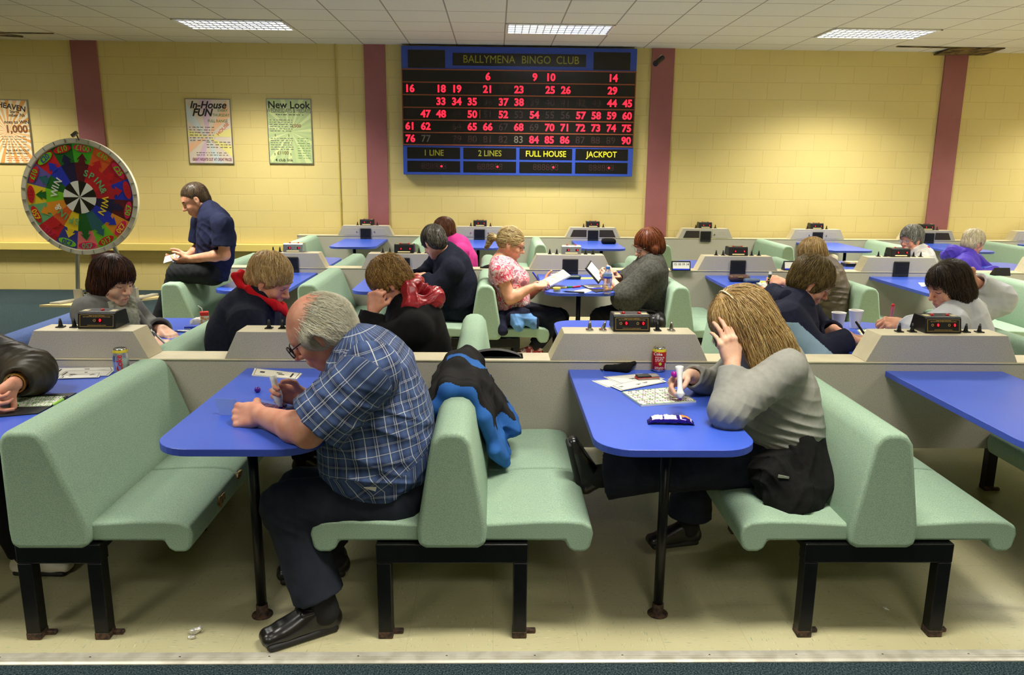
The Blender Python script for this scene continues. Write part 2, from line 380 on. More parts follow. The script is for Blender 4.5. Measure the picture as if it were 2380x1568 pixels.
for x, s in ((-2.36, 'at its left end, against the yellow wall'), (-.955, 'behind the person in bright pink'), (.54, 'just right of the woman with the ponytail'), (2.04, 'behind the woman in the grey poncho'),
             (3.52, 'above the brown jacketed person'), (5.0, 'beside the woman in the white jacket'), (6.5, 'at far right beyond the purple coat')):
    bench('D' if x > -2 else 'R', x, F3, 0, 'green bench of the back row '+s)
# torn patches on the left bench seat
b = MB()
for y, z, w in ((.30, .40, .045), (.52, .415, .03)):
    n = 12; b.prism([(y+w*(1+.25*math.sin(i*2.3))*math.cos(i*6.283/n)*.9, z+w*.5*(1+.3*math.sin(i*1.7))*math.sin(i*6.283/n)) for i in range(n)], 0, .488, .4985)
b.build('torn_patch', mat('bare_foam', (164, 140, 92), .95, var=(70, (96, 74, 44), .4, .65)), b_left)['label'] = 'torn patches showing tan foam'
# ------------------------------------------------------------------ tables
def make_table(w, L_=1.075):
    t = thing('table', 'x', 'table'); r = .13; h = w/2
    pts = [(-h, 0)]+[(-h+r-r*math.cos(a), -L_+r-r*math.sin(a)) for a in [i*math.pi/16 for i in range(9)]]
    pts += [(h-r+r*math.sin(a), -L_+r-r*math.cos(a)) for a in [i*math.pi/16 for i in range(9)]]+[(h, 0)]
    MB().prism(pts, 2, .714, .74, 0, 1).build('tabletop', [M_BLUE, M_BLUE_E], t, bevel=.0015, seg=1)
    MB().tube([(0, -L_+.21, .0042), (0, -L_+.21, .714)], .0185, 14).build('table_post', M_BLACK, t, smooth=True)
    MB().lathe([(.039, .0042), (.039, .008), (.034, .012), (.022, .014), (.021, .05)], (0, -L_+.21, 0), 20).build('floor_flange', M_RUST, t, smooth=True)
    return t
tab_kinds = {}
def table(cx, y, flip, label, w=.56):
    if w not in tab_kinds: tab_kinds[w] = t = make_table(w)
    else: t = copy_tree(tab_kinds[w])
    t.location = (cx, y, 0)
    if flip: t.scale = (1, -1, 1)
    t['label'] = label; t['group'] = 'blue booth tables'; return t
table(-.87, Y1, 0, 'blue table in the front row at which the man in the checked shirt sits')
table(.627, Y1, 0, 'blue table in the front row at which the woman in the grey sweater sits')
table(2.13, Y1, 0, 'empty blue table in the front row at the right edge of the photo')
table(-1.93, Y1, 0, 'blue table in the front row with a silver can, partly cut off at left', .53)
table(-1.95, Y1+.152, 1, 'blue table at which the woman in the grey coat writes', .53)
table(-.87, Y1+.152, 1, 'blue table hidden behind the grey haired man, behind the front partition')
table(.64, Y1+.152, 1, 'blue table behind the front partition left of the cola can')
table(2.13, Y1+.152, 1, 'blue table with two white foam cups')
table(-1.86, Y2, 0, 'blue table of the middle row beside the blond woman with the red collar', .56)
table(-.82, Y2, 0, 'blue table of the middle row left of the person with the red hood')
table(.66, Y2, 0, 'blue table of the middle row with the water bottle')
table(2.17, Y2, 0, 'blue table of the middle row at which the person in the brown jacket plays')
table(3.66, Y2, 0, 'blue table of the middle row behind the woman in the pale jacket')
for x, s in ((-1.86, 'beside its first console'), (-.82, 'left of the person in bright pink'), (.66, 'behind the woman with the ponytail'), (2.17, 'beside the propped number card'), (3.66, 'in front of the white jacket'), (5.16, 'in front of the purple coat')):
    table(x, Y2+.152, 1, 'blue table behind the middle partition '+s)
C3 = [-1.70, -.2056, 1.292, 2.79, 4.287, 5.785, 7.28]
S3 = ['at its left end', 'behind the person in bright pink', 'between the ponytail and the poncho', 'behind the propped number card', 'above the brown jacketed person', 'right of the white jacket', 'at the far right of the photo']
for x, s in zip(C3, S3):
    if x != 2.79: table(x, Y3, 0, 'empty blue table of the back row '+s)
# ------------------------------------------------------------------ partitions, consoles, displays, levers
def partition(y, x0, x1, cons, legs, flaps, label, zb=.355):
    t = thing('partition', label, 'partition', (0, y, 0), group='low grey partitions')
    MB().box(x0, x1, 0, .15, zb, .778, [1, 1, 0, 0, 0, 1]).build('panel', [M_LAM, M_CREAM], t)
    c = MB().box(x0, x1, -.004, .154, .778, .784).build('cap_edge', M_CREAM, t)
    b = MB()
    for x in legs:
        MB().box(x-.025, x+.025, .05, .1, .0042, zb+.002).build('support_leg', M_BLACK, t)
    for x, up in flaps:
        f = MB()
        for q in ((-.135, .135, .032, .042), (-.135, .135, .108, .118), (-.135, -.125, .032, .118), (.125, .135, .032, .118)): f.box(*q, .7835, .791)
        fl = f.build('bin_flap', M_BPLAS, t, bevel=.003, seg=1)
        n = 12; pr = [(-.122+.244*i/n, .786+(up*(math.sin(math.pi*i/n)**.8)+.003)) for i in range(n+1)]+[(.122, .784), (-.122, .784)]
        MB().prism(pr, 1, .06, .105).build('flap_lid', M_BPLAS2, fl, smooth=False)
    return t
partition(Y1, -2.8, 4.6, 0, (-1.5, -.12, 1.38, 2.88, 4.5), [(-1.435, .028), (-.30, .004), (.075, .026), (1.17, .02), (1.60, .018), (2.64, .004)], 'long low grey partition nearest the camera, behind the two front tables')
partition(Y2, -2.62, 6.6, 0, (-2.4, -1.39, -.07, 1.43, 2.93, 4.42, 6.0), [(-2.27, .03), (-1.26, .003), (.09, .003), (1.25, .003), (2.75, .003), (3.1, .003), (-.25, .003), (4.6, .003)], 'long low grey partition of the middle row')
partition(Y3, -2.6, 8.6, 0, (-2.3, -.95, .54, 2.04, 3.54, 5.03, 6.53, 8.4), [(-2.3, .003), (-1.0, .003), (-.75, .003), (.35, .003), (.7, .003), (1.9, .003), (2.2, .003), (3.4, .003), (3.7, .003)], 'long low grey partition of the back row against the yellow wall', .30)
def make_console(w, spk=True, kind=0):
    t = thing('console', 'x', 'console'); a, c = w/2+.063, w/2
    MB().prism([(-a, .0005), (a, .0005), (c, .129), (-c, .129)], 1, 0, .152, 0, 1).build('housing', [M_LAM, M_CREAM], t, bevel=.0015, seg=1)
    if spk:
        s = MB().box(-.07, .07, -.014, -.0005, -.045, .095).build('speaker_grille', M_BPLAS2, t, bevel=.006)
        b = MB()
        for i in range(9): b.box(-.06, .06, -.0165, -.0135, -.012+i*.0115, -.009+i*.0115)
        b.box(-.02, .02, -.0165, -.0135, -.035, -.031); b.build('slats', M_BPLAS, s)
    if kind:   # cupboard openings and doors of the back row
        for sgn in (-1, 1):
            xa, xb = sorted((sgn*.085, sgn*(.30 if sgn < 0 else .30)))
            op = (kind == 1 and sgn < 0) or (kind == 2) or (kind == 4 and sgn > 0)
            poly = [(xa, .005), (xb, .005), (xb-(.04 if sgn > 0 else 0), .098), (xa+(.04 if sgn < 0 else 0), .098)]
            if op: MB().prism(poly, 1, -.003, -.0005).build('recess_shade_plate', mat('recess_shade', (40, 32, 24), .8), t)  # flat plate on the housing; the opening's inner shade is painted as dark colour
            else:
                MB().prism(poly, 1, -.005, -.0005).build('locker_door', M_LAM, t, bevel=.001, seg=1)
                MB().lathe([(.009, -.0065), (.009, -.004), (.004, -.003)], (sgn*.115, -.0115+.006, .05), 10, R=np.array(((1, 0, 0), (0, 0, 1), (0, -1, 0)))).build('lock', M_CHROME, t)
    return t
con_kinds = {}
def console(cx, y, label, w=.614, spk=True, kind=0):
    k = (w, spk, kind)
    if k not in con_kinds: con_kinds[k] = t = make_console(w, spk, kind)
    else: t = copy_tree(con_kinds[k])
    t.location = (cx, y-.001, .784); t['label'] = label; t['group'] = 'grey table consoles'; return t
M_GLASSY = mat('clear_plastic_cover', (210, 212, 214), .12, .85)
M_GRED = mat('dark_red_window', (60, 6, 8), .2)
def make_display(kind, detail):
    t = thing('bingo_display', 'x', 'display')
    two = kind != 's'; w = .0875
    pr = [(0, 0.0005), (.148, 0.0005), (.125, .072), (.118, .078), (.024, .078), (.016, .072)]
    bd = MB().prism(pr, 0, -w, w).build('case', M_GLASSY if kind == 'c' else M_BPLAS, t, bevel=.004)
    n = np.array((0, -.9758, .2169)); upv = np.array((0, .2169, .9758))     # sloped front
    O = lambda x, v, d=.0015: np.array((x, 0, 0))+upv*v+n*d+np.array((0, .0005, 0))
    def plate(x0, x1, v0, v1, m, nm, d=.001, par=t):
        return MB().obox(O((x0+x1)/2, (v0+v1)/2, d), ((x1-x0)/2, 0, 0), upv*(v1-v0)/2, n*.0006).build(nm, m, par)
    xs = (-.022+.002, .062) if two else (.012,)
    if two: xs = (-.03, .05)
    for x in xs:
        p = plate(x-.014, x+.014, .030, .049, M_GRED, 'digit_window')
        text('0' if detail else '8', .019, M_LED, 'digit', p, O(x+.004, .0395, .0022), (1, 0, 0), upv, .012)
    if detail:
        b = MB(); bx = .077
        for q in ((-bx, bx, .010, .0114), (-bx, bx, .0645, .066), (-bx, -bx+.0014, .01, .066), (bx-.0014, bx, .01, .066)):
            b.obox(O((q[0]+q[1])/2, (q[2]+q[3])/2, .0008), ((q[1]-q[0])/2, 0, 0), upv*(q[3]-q[2])/2, n*.0004)
        for x in xs:
            R = np.array(((1, 0, 0), (0, upv[1], -n[1]), (0, upv[2], -n[2]))).T
            b.lathe([(.006, .0004), (.006, .0012), (.004, .0012), (.004, .0004)], O(x-.022, .0395, 0), 12, R=np.column_stack(((1, 0, 0), upv, n)))
        b.build('gold_border', M_GOLD, t)
        for s, v in (('INSERT 10p OR £1 COIN ONLY', .0605), ('UNIT CREDIT WILL BE USED ON FOLLOWING GAMES', .0560), ('COINCHECK ELECTRONICS LIMITED', .0165)):
            text(s, .0052, M_GOLD, 'lettering', t, O(0, v, .0008), (1, 0, 0), upv, .01, .0003)
    else:
        plate(-.055, .055, .008, .018, mat('pale_label', (214, 200, 150), .5), 'label_strip')
    for x in ((-.035, .04) if two else (.01,)):
        MB().lathe([(.008, .077), (.008, .083), (.005, .087)], (x, .055, 0), 10).build('push_button', M_RED, t)
    MB().box(-.078, -.05, .035, .07, .0775, .0792).box(.05, .078, .035, .07, .0775, .0792).build('top_label', mat('pale_label', (214, 200, 150), .5), t)
    return t
disp_kinds = {}
def display(cx, y, label, kind='d', detail=False):
    k = (kind, detail)
    if k not in disp_kinds: disp_kinds[k] = t = make_display(kind, detail)
    else: t = copy_tree(disp_kinds[k])
    t.location = (cx, y, .9135); t['label'] = label; t['group'] = 'black bingo displays on the consoles'
def make_lever(m, tall, bent):
    t = thing('lever', 'x', 'lever'); h = tall
    MB().box(-.017, .017, -.017, .017, .0003, .005).build('lever_base', m, t, bevel=.001, seg=1)
    MB().tube([(0, 0, .005), (bent*.2, 0, .012), (bent*.6, 0, .012+h*.5), (bent, 0, .012+h)], [.012, .009, .007, .004], 10).build('lever_handle', m, t, smooth=True)
    return t
lev_kinds = {}
def lever(x, y, label, m=M_BPLAS, tall=.032, bent=0):
    k = (m.name, tall, bent)
    if k not in lev_kinds: lev_kinds[k] = t = make_lever(m, tall, bent)
    else: t = copy_tree(lev_kinds[k])
    t.location = (x, y, .9135); t['label'] = label; t['group'] = 'small coin levers beside the displays'
LR = {-.18: 'outer left', -.117: 'inner left', .143: 'inner right', .209: 'outer right'}
# front row
R1 = [(-1.884, .45, 's', 'above the silver can at left'), (-.88, .614, 'd', 'behind the man in the checked shirt'), (.63, .614, 'd', 'behind the red cola can'), (2.114, .6, 'd', 'above the empty blue table at right')]
for cx, w, k, s in R1:
    console(cx, Y1, 'grey speckled console of the front partition '+s, w, False)
    sx = cx+.04 if k == 's' else cx+.015
    display(sx, Y1+.04, 'black single digit display on the console '+s if k == 's' else 'black two digit display on the front console '+s, k, True)
    for dx in ((-.143, -.079) if k == 's' else (-.18, -.117, .143, .209)):
        chrome = cx == .63 and dx != .143
        lever(cx+dx, Y1+.077, '%s %s lever on the front console %s' % ('shiny chrome' if chrome else 'black', LR.get(dx, 'outer' if dx == -.143 else 'inner'), s),
              M_CHROME if chrome else M_BPLAS, .034 if chrome else .03, (.012 if dx == -.117 else 0) if chrome else 0)
R2_ = [(-1.81, .49, 'c', 'above the woman with the red collar'), (-.825, .6, 'd', 'behind the red hood'), (.672, .6, 'c', 'with the water bottle on its table'),
       (2.178, .6, 'd', 'behind the brown jacket'), (3.66, .6, 'd', 'in front of the white jacket'), (5.16, .6, 'd', 'right of the purple coat')]
for cx, w, k, s in R2_:
    console(cx+(-.0), Y2, 'grey middle row console with black speaker, '+s, w)
    display(cx+.012, Y2+.04, ('silvery covered' if k == 'c' else 'black')+' display on the middle row console '+s, k)
    for dx in ((-.17, -.11) if w < .5 else (-.18, -.117, .143, .209)):
        lever(cx+dx, Y2+.077, '%s lever on the middle row console %s' % (LR.get(dx, 'outer' if dx == -.17 else 'inner'), s), M_BPLAS, .034)
for i, (cx, s) in enumerate(zip(C3, S3)):
    console(cx, Y3, 'grey console with locker doors in the back row '+s, .6, True, (3, 3, 2, 1, 3, 4, 3)[i])
    display(cx+.005, Y3+.04, 'black two digit display on the back row console '+s)
    for dx in (-.117, .143): lever(cx+dx, Y3+.077, '%s lever on the back row console %s' % (LR[dx], s), M_BPLAS, .034)
# ------------------------------------------------------------------ scoreboard
M_BBLUE = mat('board_blue', (48, 78, 178), .4); M_BDARK = mat('board_black', (16, 15, 14), .3)
M_COPPER = mat('copper_strip', (150, 84, 54), .4, .3); M_DIM = mat('unlit_digit', (44, 22, 20), .5); M_GREY7 = mat('grey_digit', (110, 104, 92), .5)
M_YLED = mat('yellow_letter', (226, 214, 40), .5, emit=.35); M_YDIM = mat('dull_yellow_letter', (150, 150, 44), .5)
bx0, bx1, bz0, bz1, by = -1.205, 1.80, 1.575, 3.172, 10.485
t = thing('bingo_scoreboard', 'large blue and black electronic bingo scoreboard mounted high on the yellow wall', 'scoreboard', (0, by, 0))
MB().box(bx0, bx1, 0, YW-by-.002, bz0, bz1).build('cabinet', M_BBLUE, t, bevel=.004, seg=1)
def plate(x0, x1, z0, z1, m, nm, y=-.004, par=t): return MB().box(x0, x1, y, .0, z0, z1).build(nm, m, par)
u = lambda a: bx0+(bx1-bx0)*a
v = lambda a: bz1-(bz1-bz0)*a
plate(u(.028), u(.185), v(.165), v(.03), M_BDARK, 'blank_panel'); plate(u(.815), u(.972), v(.165), v(.03), M_BDARK, 'blank_panel')
plate(u(.217), u(.783), v(.145), v(.05), M_BDARK, 'name_panel')
for s, x in (('BALLYMENA', .371), ('BINGO', .571), ('CLUB', .705)): text(s, .134, M_YDIM, 'club_name', t, (u(x), -.006, v(.098)), bold=0, sx=.9)
r0, r1 = .178, .762
plate(bx0+.002, bx1-.002, v(r1), v(r0), M_BDARK, 'number_panel', -.006)
b = MB()
for i in range(7):
    z = v(r0+(r1-r0)*i/6); b.box(bx0+.002, bx1-.002, -.014, -.006, z-.007, z+.007)
b.box(bx0, bx0+.012, -.014, -.006, v(r1), v(r0)); b.box(bx1-.012, bx1, -.014, -.006, v(r1), v(r0))
z = (v(r0+(r1-r0)*3/6)+v(r0+(r1-r0)*4/6))/2; b.box(u(.331), u(.334), -.012, -.006, z-.05, z+.055)
b.build('copper_rails', M_COPPER, t)
LIT = {6, 9, 10, 14, 16, 18, 19, 21, 23, 25, 26, 29, 33, 34, 35, 37, 38, 44, 45, 47, 48, 50, 52, 54, 57, 58, 59, 60, 61, 62, 65, 66, 68, 70, 71, 72, 73, 74, 75, 76, 84, 85, 86, 90}
DIMS = {20, 22, 24, 31, 36, 39, 40, 41, 42, 43, 46, 49, 51, 53, 55, 56, 64, 67, 69, 79, 80, 81, 82, 87, 88, 89, 77, 83, 7, 8}
for k in range(1, 91):
    r, c = divmod(k-1, 15); z = v(r0+(r1-r0)*(r+.5)/6); x = u(.033)+(u(.967)-u(.033))*c/14
    if k in LIT: text(str(k), .125, M_LED, 'lit_number', t, (x, -.0075, z-.004), bold=.03)
    elif k in DIMS: text(str(k), .125, M_GREY7 if k in (77, 83) else M_DIM, 'unlit_number', t, (x, -.0075, z-.004), bold=.006)
for i, s in enumerate(('1 LINE', '2 LINES', 'FULL HOUSE', 'JACKPOT')):
    a = .018+.2435*i; e = a+.229
    plate(u(a), u(e), v(.872), v(.782), M_BDARK, 'name_panel'); text(s, .105, M_YLED if i > 1 else M_YDIM, 'prize_name', t, (u((a+e)/2), -.006, v(.827)), bold=.01, sx=.9)
    p = plate(u(a), u(e), v(.978), v(.89), M_BDARK, 'prize_panel'); text('888888', .115, M_DIM, 'segments', p, (u((a+e)/2), -.006, v(.934)), sx=.98)
    MB().lathe([(.014, 0), (.014, .003), (.009, .005)], (u(a+.148), -.004, v(.932)), 8, R=np.array(((1, 0, 0), (0, 0, -1), (0, 1, 0)))).build('red_lamp', M_LED, p)
# ------------------------------------------------------------------ posters
def poster(x0, x1, z0, z1, label, base, rays, items, cen=(.55, .5)):
    t = thing('poster', label, 'poster', (0, YW-.02, 0), group='posters on the yellow wall')
    MB().box(x0, x1, 0, .018, z0, z1).build('poster_frame', M_STEEL, t, bevel=.003, seg=1)
    w, h = x1-x0, z1-z0; q = .012
    b = MB(); b.box(x0+q, x1-q, -.002, .0, z0+q, z1-q); cx, cz = x0+w*cen[0], z0+h*cen[1]
    nr = rays[0]
    for i in range(nr):
        a0, a1 = 2*math.pi*i/nr, 2*math.pi*(i+.5)/nr
        def hit(a):
            dx, dz = math.cos(a), math.sin(a)
            s = min(((x1-q-cx)/dx if dx > 0 else (x0+q-cx)/dx) if abs(dx) > 1e-6 else 9, ((z1-q-cz)/dz if dz > 0 else (z0+q-cz)/dz) if abs(dz) > 1e-6 else 9)
            return (cx+dx*s, cz+dz*s)
        b.prism([(cx, cz), hit(a0), hit(a1)], 1, -.003, -.002, 1+i % len(rays[1]))
    b.build('printed_sheet', [base]+rays[1], t)
    for it in items:
        s, fx_, fz, sz, m = it[:5]; k = it[5] if len(it) > 5 else {}
        if s is None:       # block of small unreadable print
            g = MB(); rng = random.Random(it[6]); nl, wf, hf = k['n'], k['w'], k['h']
            for j in range(nl):
                xx = x0+w*fx_
                while xx < x0+w*(fx_+wf):
                    l = rng.uniform(.012, .05); g.box(xx, min(xx+l, x0+w*(fx_+wf)), -.0042, -.003, z1-h*(fz+hf*j/nl)-sz, z1-h*(fz+hf*j/nl)); xx += l+rng.uniform(.006, .03)
            g.build('small_print', m, t); continue
        text(s, sz, m, 'lettering', t, (x0+w*fx_, -.0045, z1-h*fz), k.get('xa', (1, 0, 0)), k.get('ya', (0, 0, 1)), k.get('bold', .01), .0006, k.get('sx', 1), k.get('shear', 0))
M_INK = mat('dark_ink', (34, 32, 26), .6); M_INK2 = mat('grey_ink', (110, 108, 92), .6); M_PURP = mat('plum_ink', (120, 44, 74), .6); M_GRI = mat('green_ink', (88, 136, 72), .6)
M_ORI = mat('orange_ink', (206, 110, 60), .6); M_BRI = mat('bronze_ink', (122, 78, 40), .5)
pp = lambda n, c: mat(n, c, .35)
poster(-6.66, -6.03, 1.66, 2.47, 'orange sunray poster with bold black lettering cut off by the left edge', pp('cream_print', (236, 222, 190)), (26, [pp('orange_print', (224, 160, 84)), pp('pale_orange_print', (232, 186, 122))]),
       [('S HEAVEN', .62, .11, .095, M_INK, {'bold': .02, 'xa': (1, 0, -.18), 'ya': (.18, 0, 1)}), ('Starts', .72, .19, .05, M_INK), ('mber 7th', .76, .245, .055, M_INK), ('nces to WIN', .74, .35, .06, M_INK, {'bold': .015}),
        ('1,000', .72, .46, .13, M_BRI, {'bold': .03}), (None, .4, .57, .008, M_INK2, {'n': 5, 'w': .5, 'h': .2}, 3), ('9pm LINK PAYOUT', .7, .79, .035, M_INK), ('SATURDAY NIGHT ONLY', .68, .835, .026, M_INK), (None, .45, .88, .008, M_ORI, {'n': 3, 'w': .45, 'h': .09}, 5)])
poster(-4.02, -3.435, 1.683, 2.508, 'pale poster headed In-House FUN, left of the two posters hung as a pair', pp('pale_print', (222, 208, 190)), (9, [pp('lemon_print', (232, 222, 140)), pp('peach_print', (238, 192, 150)), pp('lilac_print', (214, 186, 204)), pp('pale_blue_print', (206, 216, 214))]),
       [('In-House', .5, .1, .125, M_INK, {'bold': .025, 'shear': .3}), ('FUN', .36, .215, .13, M_INK, {'bold': .03, 'shear': .3}), ('EVERY', .82, .18, .045, M_GRI), ('THURSDAY', .78, .25, .05, M_GRI, {'sx': .85}), ('FULL RANGE', .7, .34, .05, M_GRI, {'sx': .9}),
        (None, .06, .43, .01, M_INK2, {'n': 6, 'w': .55, 'h': .24}, 1), (None, .42, .655, .01, M_INK2, {'n': 3, 'w': .54, 'h': .12}, 2), (None, .18, .82, .009, M_INK2, {'n': 2, 'w': .7, 'h': .07}, 7),
        ('HOUSE', .8, .46, .06, M_ORI, {'xa': (1, 0, 1), 'ya': (-1, 0, 1), 'sx': 1.1}), ('GREAT NIGHTS OUT AT GREAT PRICES', .52, .93, .05, M_PURP, {'bold': .012, 'sx': .58})], (.45, .42))
poster(-2.975, -2.395, 1.693, 2.52, 'pale green starburst poster headed New Look, right of the two posters hung as a pair', pp('sage_print', (178, 196, 142)), (22, [pp('light_sage_print', (206, 218, 156)), pp('mid_sage_print', (186, 204, 140))]),
       [('New Look', .5, .1, .125, M_INK, {'bold': .02}), ('WEDNESDAYS & FRIDAYS', .5, .185, .075, M_INK2, {'sx': .66, 'bold': .012}), (None, .2, .24, .008, M_INK, {'n': 1, 'w': .62, 'h': .02}, 4), (None, .06, .32, .009, M_INK2, {'n': 6, 'w': .5, 'h': .2}, 8),
        ('£500', .65, .415, .06, M_BRI), ('5', .17, .56, .04, M_INK), ('5', .47, .56, .04, M_INK), (None, .06, .6, .009, M_INK2, {'n': 6, 'w': .5, 'h': .2}, 9), ('£1100', .32, .83, .06, M_BRI), ('5', .14, .85, .04, M_INK), ('5', .5, .85, .04, M_INK),
        ('4 club link', .34, .94, .055, M_INK), (None, .66, .6, .007, M_GRI, {'n': 9, 'w': .28, 'h': .34}, 11)], (.52, .5))
# ------------------------------------------------------------------ prize wheel
WY = 9.47; cw = W(188, 458, WY); R = .672
t = thing('prize_wheel', 'large colourful spin and win prize wheel on a steel stand by the yellow wall', 'prize wheel', (cw[0], WY, 0))
cz = cw[2]; RX = lambda a, r: (r*math.sin(a), cz+r*math.cos(a))
cols = {'green': (70, 176, 40), 'dgreen': (22, 100, 36), 'lime': (120, 200, 40), 'red': (204, 24, 40), 'orange': (226, 96, 40), 'blue': (30, 50, 190), 'maroon': (90, 14, 34), 'amber': (236, 150, 40), 'pink': (232, 118, 116),
        'indigo': (56, 60, 150), 'crimson': (186, 22, 44), 'mint': (110, 180, 120), 'yellow': (240, 206, 40), 'violet': (104, 88, 170), 'magenta': (220, 30, 90), 'white': (236, 236, 226), 'black': (18, 18, 16), 'navy': (24, 20, 70), 'teal': (40, 100, 110)}
cn = list(cols); wm = [mat('wheel_'+c, cols[c], .3) for c in cn]; ci = cn.index
tilt = math.radians(9); seg = 2*math.pi/15
prizes = [('£100', 'green', 'magenta', 'lime', 'maroon'), ('£10', 'orange', 'orange', 'lime', 'red'), ('£25', 'crimson', 'magenta', 'lime', 'red'), ('£15', 'blue', 'red', 'crimson', 'crimson'), ('£50', 'maroon', 'magenta', 'lime', 'navy'), ('£30', 'amber', 'magenta', 'yellow', 'blue'),
          ('£10', 'lime', 'red', 'lime', 'teal'), ('£50', 'pink', 'magenta', 'mint', 'dgreen'), ('£20', 'indigo', 'lime', 'indigo', 'yellow'), ('£15', 'red', 'crimson', 'magenta', 'red'), ('£50', 'mint', 'red', 'yellow', 'amber'), ('£15', 'yellow', 'red', 'crimson', 'dgreen'),
          ('£10', 'violet', 'red', 'lime', 'teal'), ('£20', 'red', 'lime', 'indigo', 'blue'), ('£10', 'dgreen', 'red', 'lime', 'navy')]
b = MB(); OV = []
def sector(r0_, r1_, a0, a1, y, m, n=8):
    pts = [RX(a0+(a1-a0)*i/n, r1_) for i in range(n+1)]+[RX(a1+(a0-a1)*i/n, r0_) for i in range(n+1)]
    for i in range(n): b.prism([pts[i], pts[i+1], pts[2*n-i], pts[2*n+1-i]], 1, y, y+.002, m)
for i, (s, c, oc, tc_, ac) in enumerate(prizes):
    a = tilt+seg*i
    sector(.39, .615, a-seg/2, a+seg/2, -.022, ci(c))
    ring = ['maroon', 'red', 'red', 'crimson', 'navy', 'blue', 'teal', 'dgreen', 'yellow', 'orange', 'amber', 'lime', 'dgreen', 'blue', 'navy'][i]
    sector(.185, .40, a-seg/2, a+seg/2, -.023, ci(ring))
    dx = np.array((math.sin(a), math.cos(a))); pe = np.array((math.cos(a), -math.sin(a))); c0 = np.array((0, cz))
    ar = [(.39, -.045), (.44, -.03), (.43, -.06), (.51, 0), (.43, .06), (.44, .03), (.39, .045)]
    b.prism([tuple(c0+dx*r_+pe*q) for r_, q in ar], 1, -.0245, -.0225, ci(ac))
    b.prism([tuple(c0+dx*(.566+.042*math.sin(k*.3927))+pe*.105*math.cos(k*.3927)) for k in range(16)], 1, -.0255, -.022, ci(oc))
for i in range(12): sector(.0, .19, i*math.pi/6, (i+1)*math.pi/6, -.025, ci('white' if i % 2 else 'black'), 3)
pr_ = [RX(i*2*math.pi/72, .64) for i in range(72)]
b.prism(pr_, 1, -.02, .0, ci('white'))
b.build('wheel_face', wm, t)
for i, (s, c, oc, tc_, ac) in enumerate(prizes):
    a = tilt+seg*i; d = (math.sin(a), 0, math.cos(a)); p = (math.cos(a), 0, -math.sin(a))
    text(s, .085, wm[ci(tc_)], 'prize_amount', t, (d[0]*.566, -.0262, cz+d[2]*.566), p, d, .02, sx=.95)
for word, a0, m in (('SPIN', 14, 'mint'), ('&', 68, 'mint'), ('WIN', 92, 'yellow'), ('SPIN', 186, 'mint'), ('&', 240, 'white'), ('WIN', 275, 'white')):
    for j, ch in enumerate(word):
        a = math.radians(a0+13*j+6); d = (math.sin(a), 0, math.cos(a)); p = (math.cos(a), 0, -math.sin(a))
        text(ch, .105, wm[ci(m)], 'letter', t, (d[0]*.29, -.0262, cz+d[2]*.29), p, d, .02)
b = MB(); n = 72
prof = [(.625, -.03), (.675, -.03), (.675, .02), (.625, .02)]
vs = []; 
for i in range(n): vs += [(RX(i*2*math.pi/n, r_)[0], y_, RX(i*2*math.pi/n, r_)[1]) for r_, y_ in prof]
b.add(vs, [(i*4+j, i*4+(j+1) % 4, ((i+1) % n)*4+(j+1) % 4, ((i+1) % n)*4+j) for i in range(n) for j in range(4)])
rim = b.build('rim', mat('rim_white', (206, 200, 180), .4), t)
for i in range(30):
    a = tilt+seg*(i+.5)/2; q = RX(a, .65); d = np.array((math.sin(a), 0, math.cos(a)))
    MB().obox((q[0], -.032, q[1]), d*.022, np.cross(d, (0, 1, 0))*.003, (0, .004, 0)).build('peg', M_STEEL, rim)
q = RX(math.radians(4), .69); b = MB(); b.obox((q[0]-.02, -.05, q[1]+.03), (.03, 0, .022), (-.01, 0, .014), (0, .02, 0)); b.obox((q[0]+.015, -.05, q[1]-.01), (.01, 0, -.03), (.006, 0, .002), (0, .004, 0))
b.build('pointer', mat('pointer_metal', (96, 92, 80), .4, .5), t)
b = MB(); b.tube([(-.17, .03, .16), (-.06, .03, 1.29)], .024, 10); b.tube([(.45, .16, .16), (.30, .03, .75), (.0, .04, cz)], .024, 10); b.obox((0, .03, cz), (.09, 0, 0), (0, .028, 0), (0, 0, .09))
b.build('stand_post', M_STEEL, t)
b = MB(); b.obox((-.17, .03, .11), (.036, 0, 0), (0, .036, 0), (0, 0, .075)); b.build('stand_socket', mat('socket_grey', (172, 168, 152), .5), t); MB().obox((.45, .16, .11), (.036, 0, 0), (0, .036, 0), (0, 0, .075)).build('stand_socket', mat('socket_grey', (172, 168, 152), .5), t)
b = MB(); b.prism([(-.42, -.16), (-.30, -.16), (-.02, .42), (-.14, .42)], 2, .026, .05); b.prism([(.28, -.25), (.36, -.25), (.56, .58), (.48, .58)], 2, .026, .05); b.build('stand_foot', mat('socket_grey', (172, 168, 152), .5), t, bevel=.004)
MB().prism([(-.52, -.20), (-.05, -.22), (.72, .50), (.35, .60)], 2, .0005, .025).build('base_board', mat('plywood_board', (204, 186, 132), .6), t)
# ------------------------------------------------------------------ security camera
t = thing('security_camera', 'small dark security camera on the pink pillar just right of the scoreboard', 'camera', (2.06, YW-.03, 3.05))
MB().tube([(.10, 0, .03), (.06, -.08, .04), (.02, -.12, .0)], .018, 8).build('bracket', M_FRAME, t)
MB().tube([(.07, -.10, .02), (-.03, -.2, -.06)], .032, 10).build('camera_body', M_BPLAS, t)
MB().tube([(-.03, -.2, -.06), (-.045, -.215, -.072)], .036, 10).build('lens_hood', M_BPLAS2, t)
